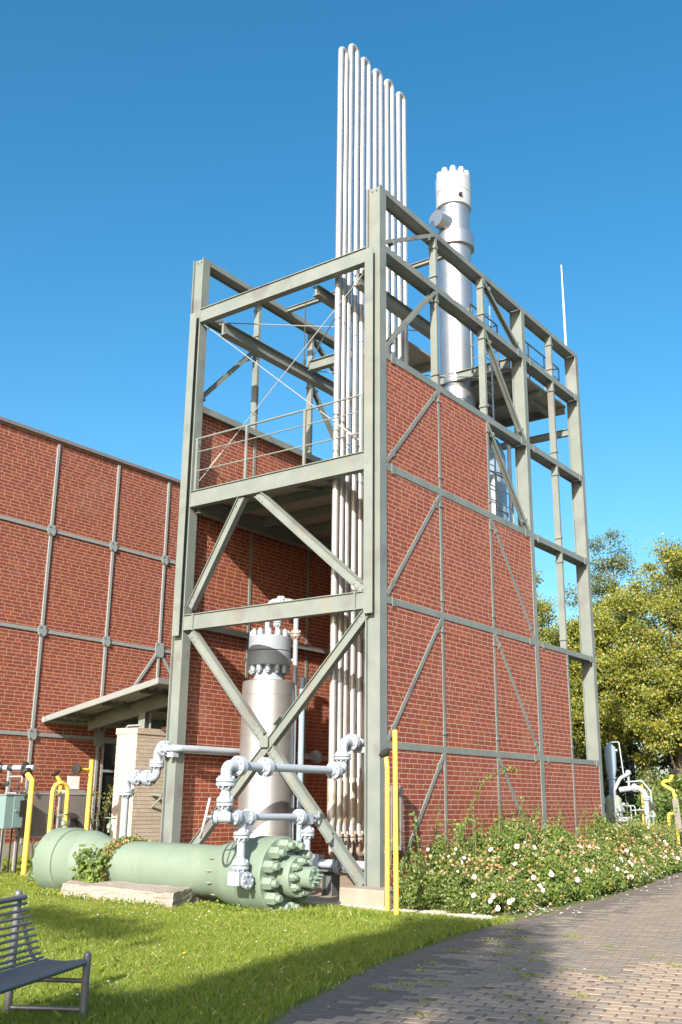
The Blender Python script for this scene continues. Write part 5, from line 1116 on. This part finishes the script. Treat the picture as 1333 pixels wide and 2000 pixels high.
# lawn grass ---------------------------------------------------------
def on_lawn(x, y):
    ok = x < edge_x(y)-0.02-0.10*nr.random(len(x))
    ok &= ~((x > -5.4) & (x < 0.02) & (y > -0.62)); ok &= ~((x > -0.1) & (y > -0.35+0.1*nr.random(len(x))) )
    ok &= ~((x > -1.3) & (x < 0.85) & (y > -0.98+0.16*nr.random(len(x)))); ok &= ~((x > -4.34-0.40*(y+2.74)) & (x < -1.74-0.36*(y+2.74)) & (y > -2.76) & (y < -1.1))
    ok &= ~((x > 0.7) & (x < 2.3) & (y > -0.90+0.14*nr.random(len(x))))
    ok &= ~((x < -8.0) & (y > -0.64) & (y < -0.34) & (nr.random(len(x)) < 0.85)); ok &= x > HX+0.02
    return ok
def blades(n, x0, x1, y0, y1, hmin, hmax, wid, keep=None, lean=0.55):
    x = nr.uniform(x0, x1, n); y = nr.uniform(y0, y1, n); ok = on_lawn(x, y)
    P = np.column_stack([x, y, gz(x, y)]); ok &= in_frame(P, 220)
    if keep is not None: ok &= keep(x, y)
    P = P[ok]; n = len(P); h = nr.uniform(hmin, hmax, n)*(0.75+0.5*np.sin(P[:, 0]*2.3+np.sin(P[:, 1]*1.7)*2)**2*0.5); a = nr.uniform(0, 6.283, n); b = nr.uniform(0, 6.283, n)
    ln = h*nr.uniform(0.1, lean*1.6, n); t = np.column_stack([np.cos(a), np.sin(a), np.zeros(n)])*(wid*nr.uniform(0.6, 1.3, n))[:, None]; l = np.column_stack([np.cos(b), np.sin(b), np.zeros(n)])*ln[:, None]
    up_ = np.array([0, 0, 1.0])
    m1 = P+l*0.30+up_*(h*0.6)[:, None]; tip = P+l+up_*h[:, None]
    V = np.stack([P-t, P+t, m1+t*0.8, tip, m1-t*0.8], 1).reshape(-1, 3); F = np.arange(5*n).reshape(n, 5); return V, F
parts = [blades(90000, 0.5, 4.6, -9.6, -4.5, 0.03, 0.075, 0.0035), blades(200000, -4, 3.0, -9.0, -2.6, 0.03, 0.08, 0.0042), blades(150000, -6.5, 2.6, -4.5, -0.4, 0.035, 0.085, 0.006), blades(50000, -10, -5, -2.6, 2.8, 0.04, 0.12, 0.009),
         blades(5000, -4.9, 0.6, -3.05, -2.3, 0.05, 0.10, 0.008), blades(1500, -0.2, 1.0, -2.3, -1.2, 0.06, 0.15, 0.010), blades(700, 1.2, 1.6, -1.85, -1.5, 0.08, 0.18, 0.006), blades(6000, 2.0, 4.4, -8, -0.6, 0.06, 0.13, 0.004, keep=lambda x, y: x > edge_x(y)-0.35)]
parts.append(blades(4000, -1, 4.4, -9, -1, 0.06, 0.12, 0.008, lean=1.2))
o_ = 0; VV = []; FF = []
for V, F in parts: VV.append(V); FF.append(F+o_); o_ += len(V)
VV = np.vstack(VV); FF = np.vstack(FF)
tag(fastmesh('grass', VV, FF, GRASS, nr.choice(3, size=len(FF), p=[0.58, 0.30, 0.12])), label='sunlit lawn of short bright green grass', kind='stuff')
# clover-like leaves along the plinth and vessel foot
n = 2600; x = np.concatenate([nr.uniform(-4.8, -1.9, 1500), nr.uniform(-1.9, 0.4, 1100)]); y = np.where(x < -1.9, -2.80+nr.normal(size=n)*0.05, np.interp(x, [-1.9, -0.9, 0.4], [-2.3, -2.35, -2.05])+nr.normal(size=n)*0.09)
V, F = leaves(np.column_stack([x, y, np.abs(nr.normal(size=n))*0.04+0.02]), 0.042)
tag(fastmesh('ground_weeds', V, F, [ROSELEAF[0], GRASS[0]], nr.integers(0, 2, n)), label='leafy weeds along the plinth and vessel foot', kind='stuff')
# daisies, dandelions, clover heads
fl = MB()
for k in range(420):
    x, y = rnd.uniform(-8, 3.4), rnd.uniform(-8.5, -0.9)
    if rnd.random() < .5: x, y = rnd.gauss(-2.4, 1.6), rnd.gauss(-3.3, 0.8)
    if not on_lawn(np.array([x]), np.array([y]))[0]: continue
    q = rnd.random(); mi = 0 if q < .84 else (1 if q < .94 else 2); r_ = rnd.uniform(0.008, 0.014) if mi != 1 else rnd.uniform(0.012, 0.02); z = rnd.uniform(0.045, 0.085)
    tx, ty = rnd.gauss(0, .3), rnd.gauss(-.3, .3)
    fl.add([(x+r_*math.cos(j*0.785), y+r_*math.sin(j*0.785), z+r_*(tx*math.cos(j*0.785)+ty*math.sin(j*0.785))) for j in range(8)]+[(x, y, z+0.004)], [(j, (j+1) % 8, 8) for j in range(8)], mi)
dl = MB()
for k in range(260):
    x, y = rnd.uniform(-7, 4), rnd.uniform(-8.5, -0.8)
    if not on_lawn(np.array([x]), np.array([y]))[0]: continue
    r_ = rnd.uniform(0.012, 0.03); a_ = rnd.random()*6.28; z = rnd.uniform(0.03, 0.06); tl = rnd.gauss(0, .4)
    dl.add([(x+r_*math.cos(a_+j*1.5708)*(1 if j % 2 else .55), y+r_*math.sin(a_+j*1.5708)*(1 if j % 2 else .55), z+tl*r_*math.cos(j*1.57)) for j in range(4)], [(0, 1, 2, 3)], 0 if rnd.random() < .5 else 1)
tag(dl.build('fallen_leaves', [PETAL[2], LIME[2]], smooth=False), label='a few fallen brown leaves on the lawn', kind='stuff')
tag(fl.build('lawn_flowers', DAISY, smooth=False), label='tiny daisies and dandelions dotted over the lawn', kind='stuff')
# gravel: strip before the block and patch by the path
def stones(n, f):
    V = []; F = []
    for k in range(n):
        x, y = f(); r_ = rnd.uniform(0.008, 0.022); a_ = rnd.random()*6.28; o = len(V); z = 0.012
        V += [(x+r_*math.cos(a_+j*1.5708)*rnd.uniform(.7, 1.2), y+r_*math.sin(a_+j*1.5708)*rnd.uniform(.7, 1.2), z) for j in range(4)]+[(x, y, z+r_*rnd.uniform(0.6, 1.0))]; F += [(o, o+1, o+4), (o+1, o+2, o+4), (o+2, o+3, o+4), (o+3, o, o+4)]
    return V, F
g1 = MB(); V, F = stones(8000, lambda: (rnd.uniform(-1.2, 0.9), -0.36-abs(rnd.gauss(0, 0.24)))); g1.add(V, F)
def patch():
    t_ = rnd.random(); return (1.0+1.25*t_+rnd.gauss(0, .04), -0.56+0.12*math.sin(t_*5)+rnd.gauss(0, 0.13+0.05*math.sin(t_*3.1)))
V, F = stones(7000, patch); g1.add(V, F)
g1 = tag(g1.build('gravel', GRAVEL, smooth=False), label='loose pale gravel before the footing and along the rose bed', kind='stuff')
gb = MB(); gb.box((-1.25, -0.98, -0.05), (0.85, -0.30, 0.010)); gb.add([(0.85, -0.86, 0.0095), (2.45, -0.86, 0.0095), (2.45, -0.22, 0.0095), (0.85, -0.22, 0.0095)], [(0, 1, 2, 3)]); tag(gb.build('gravel_bed', GRAVEL, smooth=False), kind='structure')
# weeds in the paving joints
W_ = []
wc = [(4.2, -5.35), (4.05, -5.6), (4.38, -4.2), (4.3, -3.6), (4.15, -3.1), (4.75, -4.55), (4.7, -4.4), (4.85, -3.9), (5.3, -4.1), (5.5, -5.1), (4.65, -6.2), (4.85, -6.6), (3.3, -2.6), (3.5, -2.2), (3.2, -1.9), (3.0, -1.4), (3.7, -2.9), (3.9, -3.4), (4.0, -5.9), (3.8, -4.9), (3.6, -4.4), (3.4, -3.6), (5.6, -3.0), (5.25, -2.6), (4.6, -2.2), (3.9, -1.6), (3.35, -5.4), (3.6, -6.1), (5.05, -5.5), (5.6, -6.2)]
for (x, y) in wc:
    k = rnd.randint(20, 70); W_.append(np.column_stack([x+nr.normal(size=k)*0.07, y+nr.normal(size=k)*0.025, 0.02+np.abs(nr.normal(size=k))*0.014]))
P = np.vstack(W_); V, F = leaves(P, 0.032, aspect=0.35); tag(fastmesh('joint_weeds', V, F, [GRASS[0], GRASS[2], ROSELEAF[2]], nr.choice(3, size=len(F), p=[.5, .2, .3])), label='small weed tufts in the paving joints', kind='stuff')
lt = MB()
for k in range(240):
    x, y = rnd.uniform(2.8, 7), rnd.uniform(-8, 1.5)
    if x < edge_x(y)+.1: continue
    r_ = rnd.uniform(0.008, 0.028); a_ = rnd.random()*6.28; q = rnd.random(); e_ = rnd.uniform(.25, .6)
    lt.add([(x+r_*math.cos(a_+j*1.5708)*(1 if j % 2 else e_), y+r_*math.sin(a_+j*1.5708)*(1 if j % 2 else e_), 0.030+rnd.random()*0.006) for j in range(4)], [(0, 1, 2, 3)], 0 if q < .3 else (1 if q < .6 else 2))
tag(lt.build('leaf_litter', [PETAL[0], PETAL[2], BARK], smooth=False), label='scattered petals and leaf scraps on the paving', kind='stuff')
